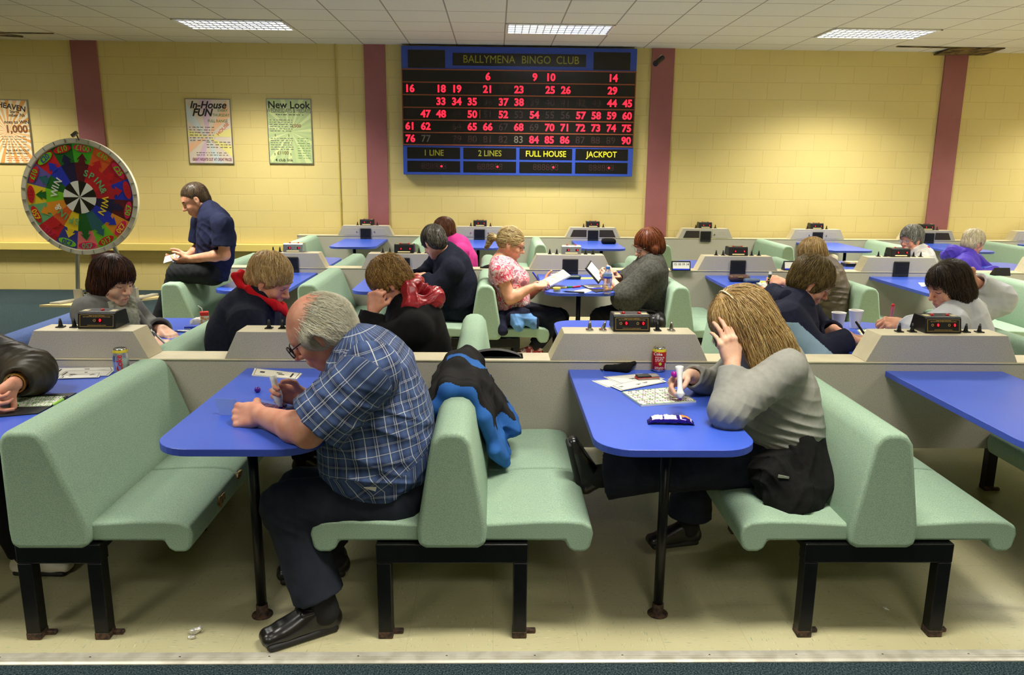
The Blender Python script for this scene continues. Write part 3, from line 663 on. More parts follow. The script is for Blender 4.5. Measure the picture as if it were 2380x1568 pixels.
# ------------------------------------------------------------------ smooth surfaces for bodies and cloth
A_ = lambda *p: np.array(p, float)
def unit(v): v = np.asarray(v, float); return v/(np.linalg.norm(v)+1e-12)
class Field:
    """a solid made of tapered limbs and ellipsoids blended into one continuous surface"""
    def __init__(s): s.p = []; s.amp = 0; s.fold = None; s.loc = []
    def cap(s, a, b, ra, rb=None, k=.02, op='u', L=None, ea=0, eb=None, cut=0):
        a, b = A_(*a), A_(*b); rb = ra if rb is None else rb; eb = ea if eb is None else eb
        s.p.append(('c', (a, b, ra, rb, None if L is None else unit(L), ea, eb, cut), k, op, (a+b)/2, np.linalg.norm(b-a)/2+max(ra+ea, rb+eb))); return s
    def ell(s, c, R, r, k=.015, op='u'):
        s.p.append(('e', (A_(*c), np.asarray(R, float), A_(*r)), k, op, A_(*c), max(r))); return s
    @staticmethod
    def dist(t, q, P):
        if t == 'c':
            a, b, ra, rb, L, ea, eb, cut = q; ab = b-a; l2 = ab@ab+1e-12; w = P-a
            t_ = np.clip((w@ab)/l2, 0, 1); v = w-t_[:, None]*ab
            if L is not None:
                la = v@L; e = ea+(eb-ea)*t_; v = v-(np.clip(la, -e, e))[:, None]*L
            d = np.sqrt((v*v).sum(1))-(ra+(rb-ra)*t_)
            if cut & 1: d = np.maximum(d, (P-b)@(ab/math.sqrt(l2)))
            if cut & 2: d = np.maximum(d, (a-P)@(ab/math.sqrt(l2)))
            return d
        c, R, r = q; u = ((P-c)@R.T)/r; k0 = np.sqrt((u*u).sum(1))+1e-9; w = u/r; k1 = np.sqrt((w*w).sum(1))+1e-9
        return k0*(k0-1)/k1
    @staticmethod
    def blend(v, d, k, op):
        if op == 'u':
            h = np.clip(.5+.5*(v-d)/k, 0, 1); return v+(d-v)*h-k*h*(1-h)
        d = -d; h = np.clip(.5-.5*(v-d)/k, 0, 1); return v+(d-v)*h+k*h*(1-h)
    def disp(s, P):
        o = np.zeros(len(P))
        if s.fold:
            amp, sc, seed = s.fold; rg = np.random.default_rng(seed)
            for i in range(3):
                d1, d2, d3 = (unit(x) for x in rg.normal(size=(3, 3))); f = sc*(1+.55*i)
                o += (1-np.abs(np.sin(P@d1*f+1.4*np.sin(P@d2*f*.6+i)+.8*np.sin(P@d3*f*.45))))**2*(amp/(1+.6*i))*np.clip(.5+np.sin(P@d2*f*.3+2*i), 0, 1)
        for c, rad, d, wl, amp in s.loc:
            w = np.exp(-((P-c)**2).sum(1)/rad**2); x = P@unit(d)*6.283/wl
            o += amp*w*(1-np.abs(np.sin(x*.5+.8*np.sin(P[:, 2]*23+P[:, 1]*17))))**1.5
        return o
    def eval(s, P):
        v = np.full(len(P), 1.0)
        for t, q, k, op, c, r in s.p: v = s.blend(v, s.dist(t, q, P), k, op)
        if s.fold or s.loc: v = v-s.disp(P)
        return v
    def mesh(s, h):
        lo = np.min([c-r for _, _, _, op, c, r in s.p if op == 'u'], 0)-3*h; hi = np.max([c+r for _, _, _, op, c, r in s.p if op == 'u'], 0)+3*h
        n = np.ceil((hi-lo)/(8*h)).astype(int)+1
        g = np.stack(np.meshgrid(*[np.arange(i) for i in n], indexing='ij'), -1).reshape(-1, 3)
        dc = s.eval(lo+(g*8+4)*h); g = g[np.abs(dc) < 8*h*.87*1.25+.012]; cen = lo+(g*8+4)*h; B = len(g)
        q = np.stack(np.meshgrid(*[np.arange(9)]*3, indexing='ij'), -1).reshape(-1, 3)
        P = (lo+(g[:, None, :]*8+q[None])*h); V = np.full((B, 729), 1.0)
        for t, pq, k, op, c, r in s.p:
            ix = np.where(((cen-c)**2).sum(1) < (r+8*h*.87+k+.045)**2)[0]
            if len(ix): V[ix] = s.blend(V[ix].ravel(), s.dist(t, pq, P[ix].reshape(-1, 3)), k, op).reshape(-1, 729)
        if s.fold or s.loc: V -= s.disp(P.reshape(-1, 3)).reshape(B, 729)
        V = V.reshape(B, 9, 9, 9); cr = np.stack([V[:, i:i+8, j:j+8, k:k+8] for i in (0, 1) for j in (0, 1) for k in (0, 1)], -1)
        ins = (cr < 0).sum(-1); bi, ci, cj, ck = np.where((ins > 0) & (ins < 8)); c8 = cr[bi, ci, cj, ck]
        off = A_(*[(i, j, k) for i in (0, 1) for j in (0, 1) for k in (0, 1)]).reshape(8, 3); acc = np.zeros((len(bi), 3)); cnt = np.zeros(len(bi))
        for a in range(8):
            for ax in (4, 2, 1):
                if a & ax: continue
                b = a | ax; va, vb = c8[:, a], c8[:, b]; m = (va < 0) != (vb < 0); t = np.where(m, va/np.where(m, va-vb, 1), 0)
                acc += m[:, None]*(off[a]+t[:, None]*(off[b]-off[a])); cnt += m
        gi = g[bi]*8+np.stack((ci, cj, ck), -1); vert = lo+(gi+acc/cnt[:, None])*h
        M = n*8+2; key = lambda c: (c[:, 0]+1)*M[1]*M[2]*4+(c[:, 1]+1)*M[2]*2+(c[:, 2]+1)
        kv = key(gi); o = np.argsort(kv); ks = kv[o]; F = []
        for ax in range(3):
            s0 = V[:, :8, :8, :8] < 0; sl = [slice(0, 8)]*3; sl[ax] = slice(1, 9); s1 = V[:, sl[0], sl[1], sl[2]] < 0
            bi, i, j, k = np.where(s0 != s1); gp = g[bi]*8+np.stack((i, j, k), -1); fl = s0[bi, i, j, k]
            e1 = np.zeros(3, int); e1[(ax+1) % 3] = 1; e2 = np.zeros(3, int); e2[(ax+2) % 3] = 1; qs = []; ok = np.ones(len(gp), bool)
            for dd in (0*e1, -e1, -e1-e2, -e2):
                kk = key(gp+dd); p = np.minimum(np.searchsorted(ks, kk), len(ks)-1); ok &= ks[p] == kk; qs.append(o[p])
            qd = np.stack(qs, -1); qd[~fl] = qd[~fl][:, ::-1]; F.append(qd[ok])
        return vert, np.concatenate(F)
    def build(s, name, mats, parent=None, h=.006, facemat=None, attr=None, smooth=1):
        v, f = s.mesh(h); me = np_mesh(name, v, f, mats, facemat, smooth)
        if attr: attr(me, np.array([x.co for x in me.vertices]))
        o = bpy.data.objects.new(name, me); COL.objects.link(o)
        if parent: o.parent = parent
        return o
def np_mesh(name, v, f, mats, facemat=None, smooth=0, attr=None):
    n = len(v)
    for _ in range(smooth):       # light relaxation
        acc = np.zeros_like(v); cnt = np.zeros(n)
        for a in range(4):
            for b in ((a+1) % 4, (a+3) % 4):
                for ax in range(3): acc[:, ax] += np.bincount(f[:, a], v[f[:, b], ax], n)
                cnt += np.bincount(f[:, a], minlength=n)
        v = v*.5+.5*acc/np.maximum(cnt, 1)[:, None]
    me = bpy.data.meshes.new(name); k = f.shape[1]
    me.vertices.add(n); me.vertices.foreach_set('co', v.astype(np.float32).ravel())
    me.loops.add(f.size); me.loops.foreach_set('vertex_index', f.astype(np.int32).ravel())
    me.polygons.add(len(f)); me.polygons.foreach_set('loop_start', np.arange(0, f.size, k, dtype=np.int32))
    me.polygons.foreach_set('loop_total', np.full(len(f), k, np.int32))
    for m in (mats if isinstance(mats, (list, tuple)) else [mats]): me.materials.append(m)
    if facemat is not None: me.polygons.foreach_set('material_index', facemat(v[f].mean(1)).astype(np.int32))
    me.polygons.foreach_set('use_smooth', np.ones(len(f), bool)); me.update(calc_edges=True); me.validate(); return me
# ------------------------------------------------------------------ people
def skin_mat(name, c, c2):
    m = mat(name, c, .5, var=(22, c2, .38, .66), bump=(160, .15, .0008), spec=.35)
    m.node_tree.nodes['Principled BSDF'].inputs['Subsurface Weight'].default_value = .0; return m
M_SKIN = skin_mat('skin_fair', (224, 168, 136), (212, 146, 116)); M_SKINR = skin_mat('skin_ruddy', (226, 164, 136), (214, 144, 118)); M_SKINP = skin_mat('skin_pale', (230, 186, 158), (220, 164, 136))
M_LIP = mat('lips', (190, 118, 104), .45); M_LASH = mat('lashes', (70, 48, 40), .6)
def hair_mat(name, a, b, c):
    m = bpy.data.materials.new(name); m.use_nodes = True; k = N(m); at = k.n('ShaderNodeAttribute', attribute_name='rnd')
    k.l(k.ramp(at.outputs['Fac'], [(.0, L(a)), (.5, L(b)), (1, L(c))]), k.b.inputs['Base Color'])
    k.b.inputs['Roughness'].default_value = .42; k.b.inputs['Specular IOR Level'].default_value = .35; return m
class Head:
    def __init__(s, c, f, up=(0, 0, 1), sc=1.0):
        s.c = A_(*c); s.f = unit(f); s.l = unit(np.cross(up, s.f)); s.u = np.cross(s.f, s.l); s.s = sc; s.R = np.array((s.f, s.l, s.u))
    def P(s, f, l, u): return s.c+s.s*(f*s.f+l*s.l+u*s.u)
    def loc(s, P): return ((P-s.c)@s.R.T)/s.s
    def e(s, F, c, r, k=.012, op='u', Rm=None): F.ell(s.P(*c), s.R if Rm is None else Rm@s.R, A_(*r)*s.s, k*s.s, op)
    def k(s, F, a, b, ra, rb, k=.012, op='u'): F.cap(s.P(*a), s.P(*b), ra*s.s, rb*s.s, k*s.s, op)
    def build(s, F, fem=0, old=0):
        e, k = s.e, s.k
        e(F, (-.012, 0, .036), (.100, .078, .090), .02); e(F, (.032, 0, -.038), (.060, .060, .076), .03); e(F, (.03, 0, .02), (.07, .068, .06), .02)
        e(F, (.066, 0, -.098), (.024, .026, .019), .025)
        for q in (-1, 1):
            k(F, (-.005, q*.054, -.045), (.055, q*.02, -.1), .018, .016, .025); e(F, (.062, q*.040, -.034), (.026, .024, .026), .02)
            e(F, (.097, q*.033, .004), (.014, .017, .011), .012, 's'); e(F, (.078, q*.032, .002), (.0145, .015, .0125), .004)
            e(F, (-.008, q*.078, -.006), (.019, .009, .032), .006); e(F, (-.004, q*.088, -.002), (.011, .006, .018), .005, 's'); e(F, (.0, q*.076, -.036), (.01, .007, .011), .006)
            e(F, (.101, q*.0115, -.037), (.011, .009, .008), .006)
        e(F, (.083, 0, .023), (.015, .048, .012), .012)
        k(F, (.092, 0, .012), (.116, 0, -.029), .0085, .0115, .010); e(F, (.117, 0, -.031), (.011, .012, .010), .006)
        e(F, (.088, 0, -.068), (.014, .028, .020), .014); e(F, (.094, 0, -.0635), (.009, .021, .0065), .006); e(F, (.0915, 0, -.0750), (.009, .019, .007), .006); e(F, (.106, 0, -.0692), (.010, .021, .0014), .003, 's')
    def facemat(s, brow=True):
        def fm(P):
            q = s.loc(P); q[np.abs(q).max(1) > .16] = -9; o = np.zeros(len(P), int); a = np.abs(q[:, 1])
            o[(q[:, 0] > .088) & (a < .020) & (np.abs(q[:, 2]+.0695) < .0075-.25*a)] = 1
            o[(q[:, 0] > .07) & (np.abs(a-.032) < .0145) & (np.abs(q[:, 2]+.003-.25*(a-.032)**2/.015) < .0026)] = 2
            if brow: o[(q[:, 0] > .06) & (np.abs(a-.033) < .019) & (np.abs(q[:, 2]-.026+.12*np.abs(a-.03)) < .0042)] = 3
            return o
        return fm
CURL = {'fist': ([(72, 92, 45)]*4, ((.5, .6, .6), (.55, -.1, .83), (.2, -.85, .45))), 'grip': ([(38, 62, 35), (45, 68, 38), (50, 72, 40), (55, 74, 40)], ((.45, .7, .55), (.75, .25, .6), (.9, -.15, .4))),
        'pen': ([(48, 42, 18), (55, 58, 25), (64, 78, 35), (68, 84, 40)], ((.5, .62, .6), (.8, .1, .6), (.85, -.3, .4))), 'flat': ([(10, 10, 5), (8, 10, 5), (8, 10, 6), (10, 14, 8)], ((.55, .8, .15), (.8, .58, .1), (.9, .4, .1))),
        'relax': ([(24, 32, 16), (28, 36, 18), (32, 40, 20), (36, 42, 22)], ((.55, .7, .42), (.8, .35, .45), (.9, .05, .4))), 'rest': ([(18, 24, 12), (14, 20, 10), (18, 24, 12), (26, 30, 16)], ((.6, .75, .3), (.82, .5, .25), (.9, .35, .2)))}
def hand(F, w, d, n, right, curl, sc=1.0, spread=1.0):
    d = unit(d); n = unit(np.asarray(n, float)-np.dot(n, d)*d); t = np.cross(d, n) if right else np.cross(n, d); cs, th = CURL[curl]
    w = A_(*w); kn = []; tips = []
    for lat, fw in ((.030, .084), (.010, .089), (-.011, .086), (-.030, .077)): kn.append(w+sc*(d*fw+t*lat*(.85+.15*spread)))
    for i, k in enumerate(kn): F.cap(w+sc*(t*(.018-.012*i)+d*.008), k, .0160*sc, .0112*sc, .011*sc); F.cap(k-n*.0035*sc, k-n*.0035*sc+d*.003*sc, .0108*sc, .0105*sc, .005*sc)
    F.cap(w+sc*(d*.02+t*.022+n*.006), w+sc*(d*.055+t*.032+n*.010), .0165*sc, .013*sc, .014*sc); F.cap(w+sc*(d*.03-t*.022+n*.007), w+sc*(d*.06-t*.022+n*.007), .014*sc, .012*sc, .014*sc)
    for i, (k, ln, r) in enumerate(zip(kn, ((.042, .025, .021), (.046, .028, .022), (.043, .026, .021), (.033, .02, .019)), (.0096, .0098, .0092, .0082))):
        p = k; a = 0
        for j in range(3):
            a += math.radians(cs[i][j]); dr = unit(math.cos(a)*d+math.sin(a)*n+t*(.06-.04*i)*spread*math.cos(a)); q = p+dr*ln[j]*sc
            F.cap(p, q, r*sc*(1-.06*j), r*sc*(.94-.07*j), (.007 if j == 0 else .003)*sc); p = q
        tips.append(p)
    p = w+sc*(d*.024+t*.027+n*.008)
    for j, (v, ln) in enumerate(zip(th, (.044, .033, .026))):
        q = p+sc*ln*unit(v[0]*d+v[1]*t+v[2]*n); F.cap(p, q, (.0145, .0118, .0105)[j]*sc, (.0118, .0105, .0088)[j]*sc, (.012, .004, .003)[j]*sc); p = q
    return tips, p
def strands(F, verts, n, mid, H, src, grav, length, width, lift=.002, wave=.0, seed=1, steps=6, keep=None, end_lift=0, tang=None, fringe=.018):
    """hair locks lying on the hair surface, combed away from the point src"""
    rg = np.random.default_rng(seed); n = int(n*1.55); width *= .62; p = verts[rg.integers(0, len(verts), n)]+rg.normal(size=(n, 3))*.002
    if keep is not None: p = p[keep(H.loc(p))]
    n = len(p); S = H.P(*src); ph = rg.random((n, 1))*6.28; ln = length*(.6+.8*rg.random((n, 1)))/steps; pts = [p]
    def grad(P):
        e = .004; b = F.eval(P); return np.stack([(F.eval(P+np.eye(3)[i]*e)-b)/e for i in range(3)], -1), b
    jit = rg.normal(size=(n, 3))*.16
    for i in range(steps):
        g, d = grad(p); g /= np.linalg.norm(g, axis=1, keepdims=True)+1e-9; lf = lift*(.3+1.2*rg.random(n))+end_lift*(i/steps)**2
        p = p-g*np.clip(d-lf, -.02, .02)[:, None]
        v = p-S; v /= np.linalg.norm(v, axis=1, keepdims=True)+1e-9; v = v+A_(0, 0, -grav)+jit
        if tang is not None: v = v+tang(H.loc(p))@H.R
        v += wave*np.sin(ph+i*1.9)*np.cross(g, v); v -= g*(v*g).sum(1, keepdims=True); v /= np.linalg.norm(v, axis=1, keepdims=True)+1e-9
        p = p+v*ln; pts.append(p)
    P = np.stack(pts, 1); K = steps+1
    for i in range(1, K):                       # locks stop where the face begins
        q = H.loc(P[:, i]); bad = (q[:, 0] > .045) & (q[:, 2] < fringe) & (np.abs(q[:, 1]) < .064); P[bad, i:] = P[bad, i-1][:, None]
    ok = np.linalg.norm(P[:, -1]-P[:, 0], axis=1) > length*.22; P = P[ok]; n = len(P)
    T = np.gradient(P, axis=1); T /= np.linalg.norm(T, axis=2, keepdims=True)+1e-9
    up = P-H.c; a = np.cross(T, up); a /= np.linalg.norm(a, axis=2, keepdims=True)+1e-9; b = np.cross(a, T)
    w = width*(.6+.8*rg.random((n, 1, 1)))*np.array([.7]+[1]*(K-3)+[.75, .25]).reshape(1, K, 1)
    ring = np.stack([P+w*a, P-w*a, P+w*.55*b], 2)                       # n,K,3,3
    V = ring.reshape(-1, 3); idx = np.arange(n*K*3).reshape(n, K, 3); f = []
    for j in range(3): f.append(np.stack([idx[:, :-1, j], idx[:, :-1, (j+1) % 3], idx[:, 1:, (j+1) % 3], idx[:, 1:, j]], -1).reshape(-1, 4))
    return V, np.concatenate(f), np.repeat(rg.random(n), K*3)
def hair(par, H, prims, m, h, n, src=(-.06, 0, .12), grav=.5, length=.08, width=.0016, world=(), fold=(.004, 60, 3), name='hair', base=.35, **kw):
    F = Field()
    for q in prims:
        if q[0] == 'e': H.e(F, q[1], q[2], q[3] if len(q) > 3 else .015, q[4] if len(q) > 4 else 'u')
        else: H.k(F, q[1], q[2], q[3], q[4], q[5] if len(q) > 5 else .015, q[6] if len(q) > 6 else 'u')
    for w in world: F.cap(*w)
    F.fold = fold; v, f = F.mesh(h); G = Field(); G.p = F.p
    V, f2, r = strands(G, v, n, m, H, src, grav, length, width, **kw)
    me = np_mesh(name, np.concatenate((v, V)), np.concatenate((f, f2+len(v))), m)
    at = me.attributes.new('rnd', 'FLOAT', 'POINT'); rg = np.random.default_rng(5)
    at.data.foreach_set('value', np.concatenate((base+.15*np.sin(v@A_(90, 70, 40)), r)).astype(np.float32))
    o = bpy.data.objects.new(name, me); COL.objects.link(o); o.parent = par; return o
def glasses(par, H, m, w=.025, hh=.017, thick=.0018, f=.112):
    b = MB(); lens = MB()
    for q in (-1, 1):
        pts = []
        for i in range(17):
            a = i*2*math.pi/16; c, s_ = math.cos(a), math.sin(a); e = (abs(c)**4+abs(s_)**4)**-.25
            pts.append(H.P(f-.006*abs(q*.034+w*c*e)/.05, q*.034+w*c*e*.92, .0+hh*s_*e*.95))
        b.tube(pts, thick, 6); lens.add(pts[:16], [tuple(range(16))])
        b.tube([H.P(f-.009, q*.060, .006), H.P(.06, q*.074, .008), H.P(.0, q*.082, .006), H.P(-.018, q*.083, -.012)], thick*.95, 6)
    b.tube([H.P(f, -.012, .004), H.P(f+.004, 0, .007), H.P(f, .012, .004)], thick, 6)
    g = b.build('glasses', m, par, smooth=True); lens.build('lenses', MATS['lens'], g); return g
lm = bpy.data.materials.new('lens'); lm.use_nodes = True; MATS['lens'] = lm; _k = N(lm)
_k.b.inputs['Base Color'].default_value = (.9, .93, .95, 1); _k.b.inputs['Alpha'].default_value = .22; _k.b.inputs['Roughness'].default_value = .05
def garment(name, par, prims, m, h, fold=None, facemat=None, loc=(), attr=None, smooth=1):
    F = Field()
    for p in prims:
        if len(p) == 2 and p[0] == 'E': F.ell(*p[1])
        else: F.cap(*p[:2], **p[2]) if isinstance(p[2], dict) else F.cap(*p)
    F.fold = fold; F.loc = list(loc); return F.build(name, m, par, h, facemat, attr, smooth)
def person(label, face, Yc, head, hf, sp, sh, el, wr, hands, top, hs=1.0, skin=M_SKIN, h=.007, hair_=None, brow=None, hip=None, kn=None, an=None, toe=None,
           bot=None, shoe=None, arm=(.047, .041, .030), thigh=(.082, .06), calf=(.054, .036), neck=.054, hup=(0, 0, 1), lat=None, hsc=1.0, shz=1.0, strap=False, foot_up=None, seated=True, hemr=None):
    w = lambda p: A_(*p[1:]) if p[0] == 'w' else W(*p) if len(p) == 3 else W(*p, Yc)
    H = Head(w(head), hf, hup, hs); S = [(w(q[0]), q[1], q[2]) for q in sp]; fx = A_(face, 0, 0)
    if seated: S[0] = (A_(S[0][0][0], S[0][0][1], .56), S[0][1], S[0][2])
    sh, el, wr = [[w(p) for p in x] for x in (sh, el, wr)]
    Lt = unit(sh[1]-sh[0]) if lat is None else unit(lat); Ly = unit(Lt*A_(.6, 1, .3)); pel = S[0][0]
    hip = [w(p) for p in hip] if hip else [pel+A_(0, q*.095, -.02) for q in (-1, 1)]
    kn = [w(p) for p in kn] if kn else [A_(*(x+fx*.40))*A_(1, 1, 0)+A_(0, 0, .50) for x in hip]
    an = [w(p) for p in an] if an else [x*A_(1, 1, 0)+A_(-face*.02, 0, .09) for x in kn]
    toe = [w(p) for p in toe] if toe else [x*A_(1, 1, 0)+A_(face*.17, 0, .03) for x in an]
    B = Field(); H.build(B); nb = S[-1][0]; k2 = .04
    for (a, wa, da), (b, wb, db) in zip(S[:-1], S[1:]): B.cap(a, b, da*.92, db*.92, .05, L=Ly, ea=max(wa-da, 0)*.95, eb=max(wb-db, 0)*.95)
    B.cap(nb, H.P(-.022, 0, -.05), neck, neck*.97, .025)
    for i in (0, 1):
        B.cap(nb*.75+sh[i]*.25, sh[i], .05, arm[0], .04); B.cap(sh[i], el[i], arm[0], arm[1], .03); m_ = el[i]*.72+wr[i]*.28
        B.cap(el[i], m_, arm[1]*.97, arm[1]*1.0, .02); B.cap(m_, wr[i], arm[1]*1.0, arm[2]*.92, .02)
        if hands[i]: hand(B, wr[i], hands[i][0], hands[i][1], (i == 0) == (face > 0), hands[i][2], hsc*(hands[i][3] if len(hands[i]) > 3 else 1))
        B.cap(hip[i], kn[i], thigh[0], thigh[1], .04); B.cap(kn[i], an[i], calf[0], calf[1], .03); B.cap(an[i], an[i]*.4+toe[i]*.6-A_(0, 0, .01), .026, .018, .02)
    o = B.build('person', [skin, M_LIP, M_LASH, brow or M_LASH], None, h, H.facemat(brow is not None)); tag(o, label, 'person', None)
    # clothing: top
    T = top; F = Field(); t = T.get('t', .012)
    for i, ((a, wa, da), (b, wb, db)) in enumerate(zip(S[:-1], S[1:])):
        if i == 0 and 'hem' in T: a = a+unit(a-b)*T['hem']
        F.cap(a, b, da+t, db+t*.9, .05, L=Ly, ea=max(wa-da, 0), eb=max(wb-db, 0), cut=2 if i == 0 else 0)
    for i in (0, 1):
        sl = T.get('sleeve', 1.0); sl = sl[i] if isinstance(sl, (list, tuple)) else sl; e = T.get('ease', .012); co = T.get('cuff', .010)
        F.cap(nb*.7+sh[i]*.3-A_(0, 0, .012), sh[i], .052+t, arm[0]+t+e*.6, .045)
        if sl < 1:
            b = sh[i]+(el[i]-sh[i])*sl; F.cap(sh[i], b, arm[0]+t+e*.6, arm[1]+t+e*1.5, .035, cut=1)
            F.cap(b-unit(el[i]-sh[i])*.05, b+unit(el[i]-sh[i])*.03, arm[1]+.006, arm[1]+.012, .003, 's')
        else:
            q = sl-1 if sl > 1 else 1.0; b = el[i]+(wr[i]-el[i])*q; ra = arm[1]*(1-q)+arm[2]*q+co
            F.cap(sh[i], el[i], arm[0]+t+e*.6, arm[1]+t+e, .035); F.cap(el[i], b, arm[1]+t+e, ra+t*.6, .025, cut=1)
            F.cap(b-unit(b-el[i])*.03, b+unit(b-el[i])*.03, ra-.004, ra-.002, .003, 's')
    for q in T.get('extra', ()): F.cap(*q) if not (len(q) == 2 and q[0] == 'E') else F.ell(*q[1])
    if 'collar' in T: c = T['collar']; ax = unit(H.P(-.022, 0, -.05)-nb); F.cap(nb-ax*.01, nb+ax*c[0], neck+c[1]+.01, neck+c[1], .012, cut=1)
    ax = unit(H.P(-.022, 0, -.05)-nb); F.cap(nb+ax*T.get('nk', .0), nb+ax*.2, neck+T.get('gap', .006), neck+.012, .004, 's')
    F.fold = T.get('fold', (.005, 34, 2)); F.loc = [(w(c) if len(c) == 3 else c, *r) for c, *r in T.get('loc', ())]
    for i in (0, 1):
        if T.get('elf', 1): F.loc.append((el[i], .09, unit(wr[i]-el[i])+unit(el[i]-sh[i]), .034, T.get('elamp', .006)))
    o['_F'] = 0; top_o = F.build(T.get('name', 'jumper'), T['m'], o, h, T.get('facemat'), T.get('attr'))
    # trousers and shoes
    bt = bot or {}; F = Field(); t = .012; hr = bt.get('flare', .012)
    F.cap(S[0][0], S[0][0]*.45+S[1][0]*.55, S[0][2]+.006, S[0][2]+.002, .05, L=Ly, ea=max(S[0][1]-S[0][2], 0))
    for i in (0, 1):
        F.cap(hip[i], kn[i], thigh[0]+t, thigh[1]+t*1.2, .045); b = an[i]-unit(an[i]-kn[i])*bt.get('up', .0)
        F.cap(kn[i], b, calf[0]+t*1.3, calf[1]+t+hr, .03, cut=1); F.cap(b-unit(b-kn[i])*.04, b+unit(b-kn[i])*.03, calf[1]+hr-.004, calf[1]+hr, .003, 's')
        F.loc.append((kn[i], .10, unit(an[i]-kn[i])+unit(kn[i]-hip[i]), .04, .008)); F.loc.append((hip[i]+A_(face*.05, 0, .06), .10, (face*.8, 0, .6), .045, .007))
    F.fold = bt.get('fold', (.004, 26, 4)); F.build('trousers', bt.get('m', mat('dark_denim', (28, 32, 44), .8)), o, max(h, .006))
    sm = shoe or mat('black_leather', (18, 17, 17), .3, spec=.6)
    for i in (0, 1):
        free = foot_up is not None and foot_up[i] is not None
        if free: d = unit(foot_up[i][0]); up = unit(foot_up[i][1])
        else: d = unit((toe[i]-an[i])*A_(1, 1, 0)); up = A_(0, 0, 1)
        sd = unit(np.cross(up, d)); up = np.cross(d, sd); z_ = shz; ln = .265*z_; o0 = an[i]-up*.098*z_-d*.062*z_
        if not free: o0[2] = max(o0[2], .0046) if toe[i][2] < .12 else o0[2]
        q = lambda f, s, u: o0+z_*(d*f+sd*s+up*u)
        F = Field(); n = ln/z_
        F.cap(q(.035, 0, .036), q(n-.040, 0, .029), .033*z_, .0235*z_, .02, L=sd, ea=.002*z_, eb=.013*z_); F.cap(q(.045, 0, .075), q(.05, 0, .04), .033*z_, .034*z_, .02)
        F.cap(q(.075, 0, .080), q(n-.085, 0, .040), .030*z_, .024*z_, .025, L=sd, ea=.004*z_, eb=.012*z_); F.cap(q(-.3, 0, -.487), q(.6, 0, -.487), .5*z_, .5*z_, .004, 's')
        F.cap(an[i]-up*.005+(kn[i]-an[i])*.04, an[i]+(kn[i]-an[i])*.2, calf[1]+.004, calf[1]+.012, .006, 's')
        so = F.build('shoe', sm if isinstance(sm, list) else [sm], o, max(min(h, .0055), .004))
        g = Field(); g.cap(q(.032, 0, .0115), q(n-.040, 0, .0115), .0115*z_, .0115*z_, .003, L=sd, ea=.025*z_, eb=.033*z_); g.cap(q(.035, 0, .020), q(.10, 0, .018), .010*z_, .008*z_, .006, L=sd, ea=.026*z_, eb=.026*z_); g.build('sole', mat('black_rubber', (16, 16, 16), .6), so, .005)
        sk = Field(); sk.cap(an[i]-unit(kn[i]-an[i])*.03, an[i]+(kn[i]-an[i])*.34, calf[1]*1.0+.008, calf[1]*1.1+.008, .01); sk.build('sock', mat('black_sock', (18, 18, 20), .9), o, .006)
        if strap and i == 0:
            g = Field(); g.cap(q(.118, -.038, .034), q(.112, -.026, .078), .010, .010, .01, L=d, ea=.016, eb=.018); g.cap(q(.112, -.026, .078), q(.112, .026, .082), .010, .010, .01, L=d, ea=.018, eb=.018); g.build('strap', mat('black_strap', (26, 25, 25), .35), so, .004)
    del o['_F']
    if hair_: hair(o, H, **{'h': h, **hair_})
    return o, H, dict(S=S, sh=sh, el=el, wr=wr, top=top_o, nb=nb, kn=kn, an=an, hip=hip)
# ------------------------------------------------------------------ cloth materials
def cloth(name, c, c2=None, sc=14, rough=.85, sheen=0, bump=(300, .25, .0012)):
    return mat(name, c, rough, var=(sc, c2 or tuple(int(v*.86) for v in c), .4, .66), bump=bump, sheen=sheen, spec=.2)
def plaid_mat():
    m = bpy.data.materials.new('checked_shirting'); m.use_nodes = True; k = N(m); at = k.n('ShaderNodeAttribute', attribute_name='plaid')
    sp = k.n('ShaderNodeSeparateXYZ'); k.l(at.outputs['Vector'], sp.inputs[0]); W_, B_, Z = (.62, .64, .62), (.006, .007, .012), (0, 0, 0)
    def lines(s, per, stops):
        f = k.math('FRACT', k.math('ADD', k.math('DIVIDE', s, per), 40.0)); return f, k.ramp(f, stops, True)
    f1, w1 = lines(sp.outputs[0], .066, [(0, (1, 1, 1)), (.035, Z), (.43, (.75, .75, .75)), (.455, Z), (.53, (.75, .75, .75)), (.555, Z)])
    f2, w2 = lines(sp.outputs[1], .066, [(0, (.85, .85, .85)), (.03, Z), (.46, (.6, .6, .6)), (.48, Z), (.52, (.6, .6, .6)), (.54, Z)])
    band = lambda f: k.ramp(f, [(0, (.25, .25, .25)), (.2, (.1, .1, .1)), (.36, (.9, .9, .9)), (.62, (.9, .9, .9)), (.8, (.1, .1, .1)), (1, (.25, .25, .25))])
    mx = lambda a, b: k.math('MAXIMUM', a, b)
    base = k.mix(k.math('MULTIPLY', k.math('ADD', band(f1), band(f2)), .5), L((78, 98, 142)), L((36, 46, 78)))
    k.l(k.mix(k.math('MULTIPLY', mx(w1, w2), .8), base, (.66, .68, .66)), k.b.inputs['Base Color'])
    k.b.inputs['Roughness'].default_value = .8; k.b.inputs['Specular IOR Level'].default_value = .2; return m
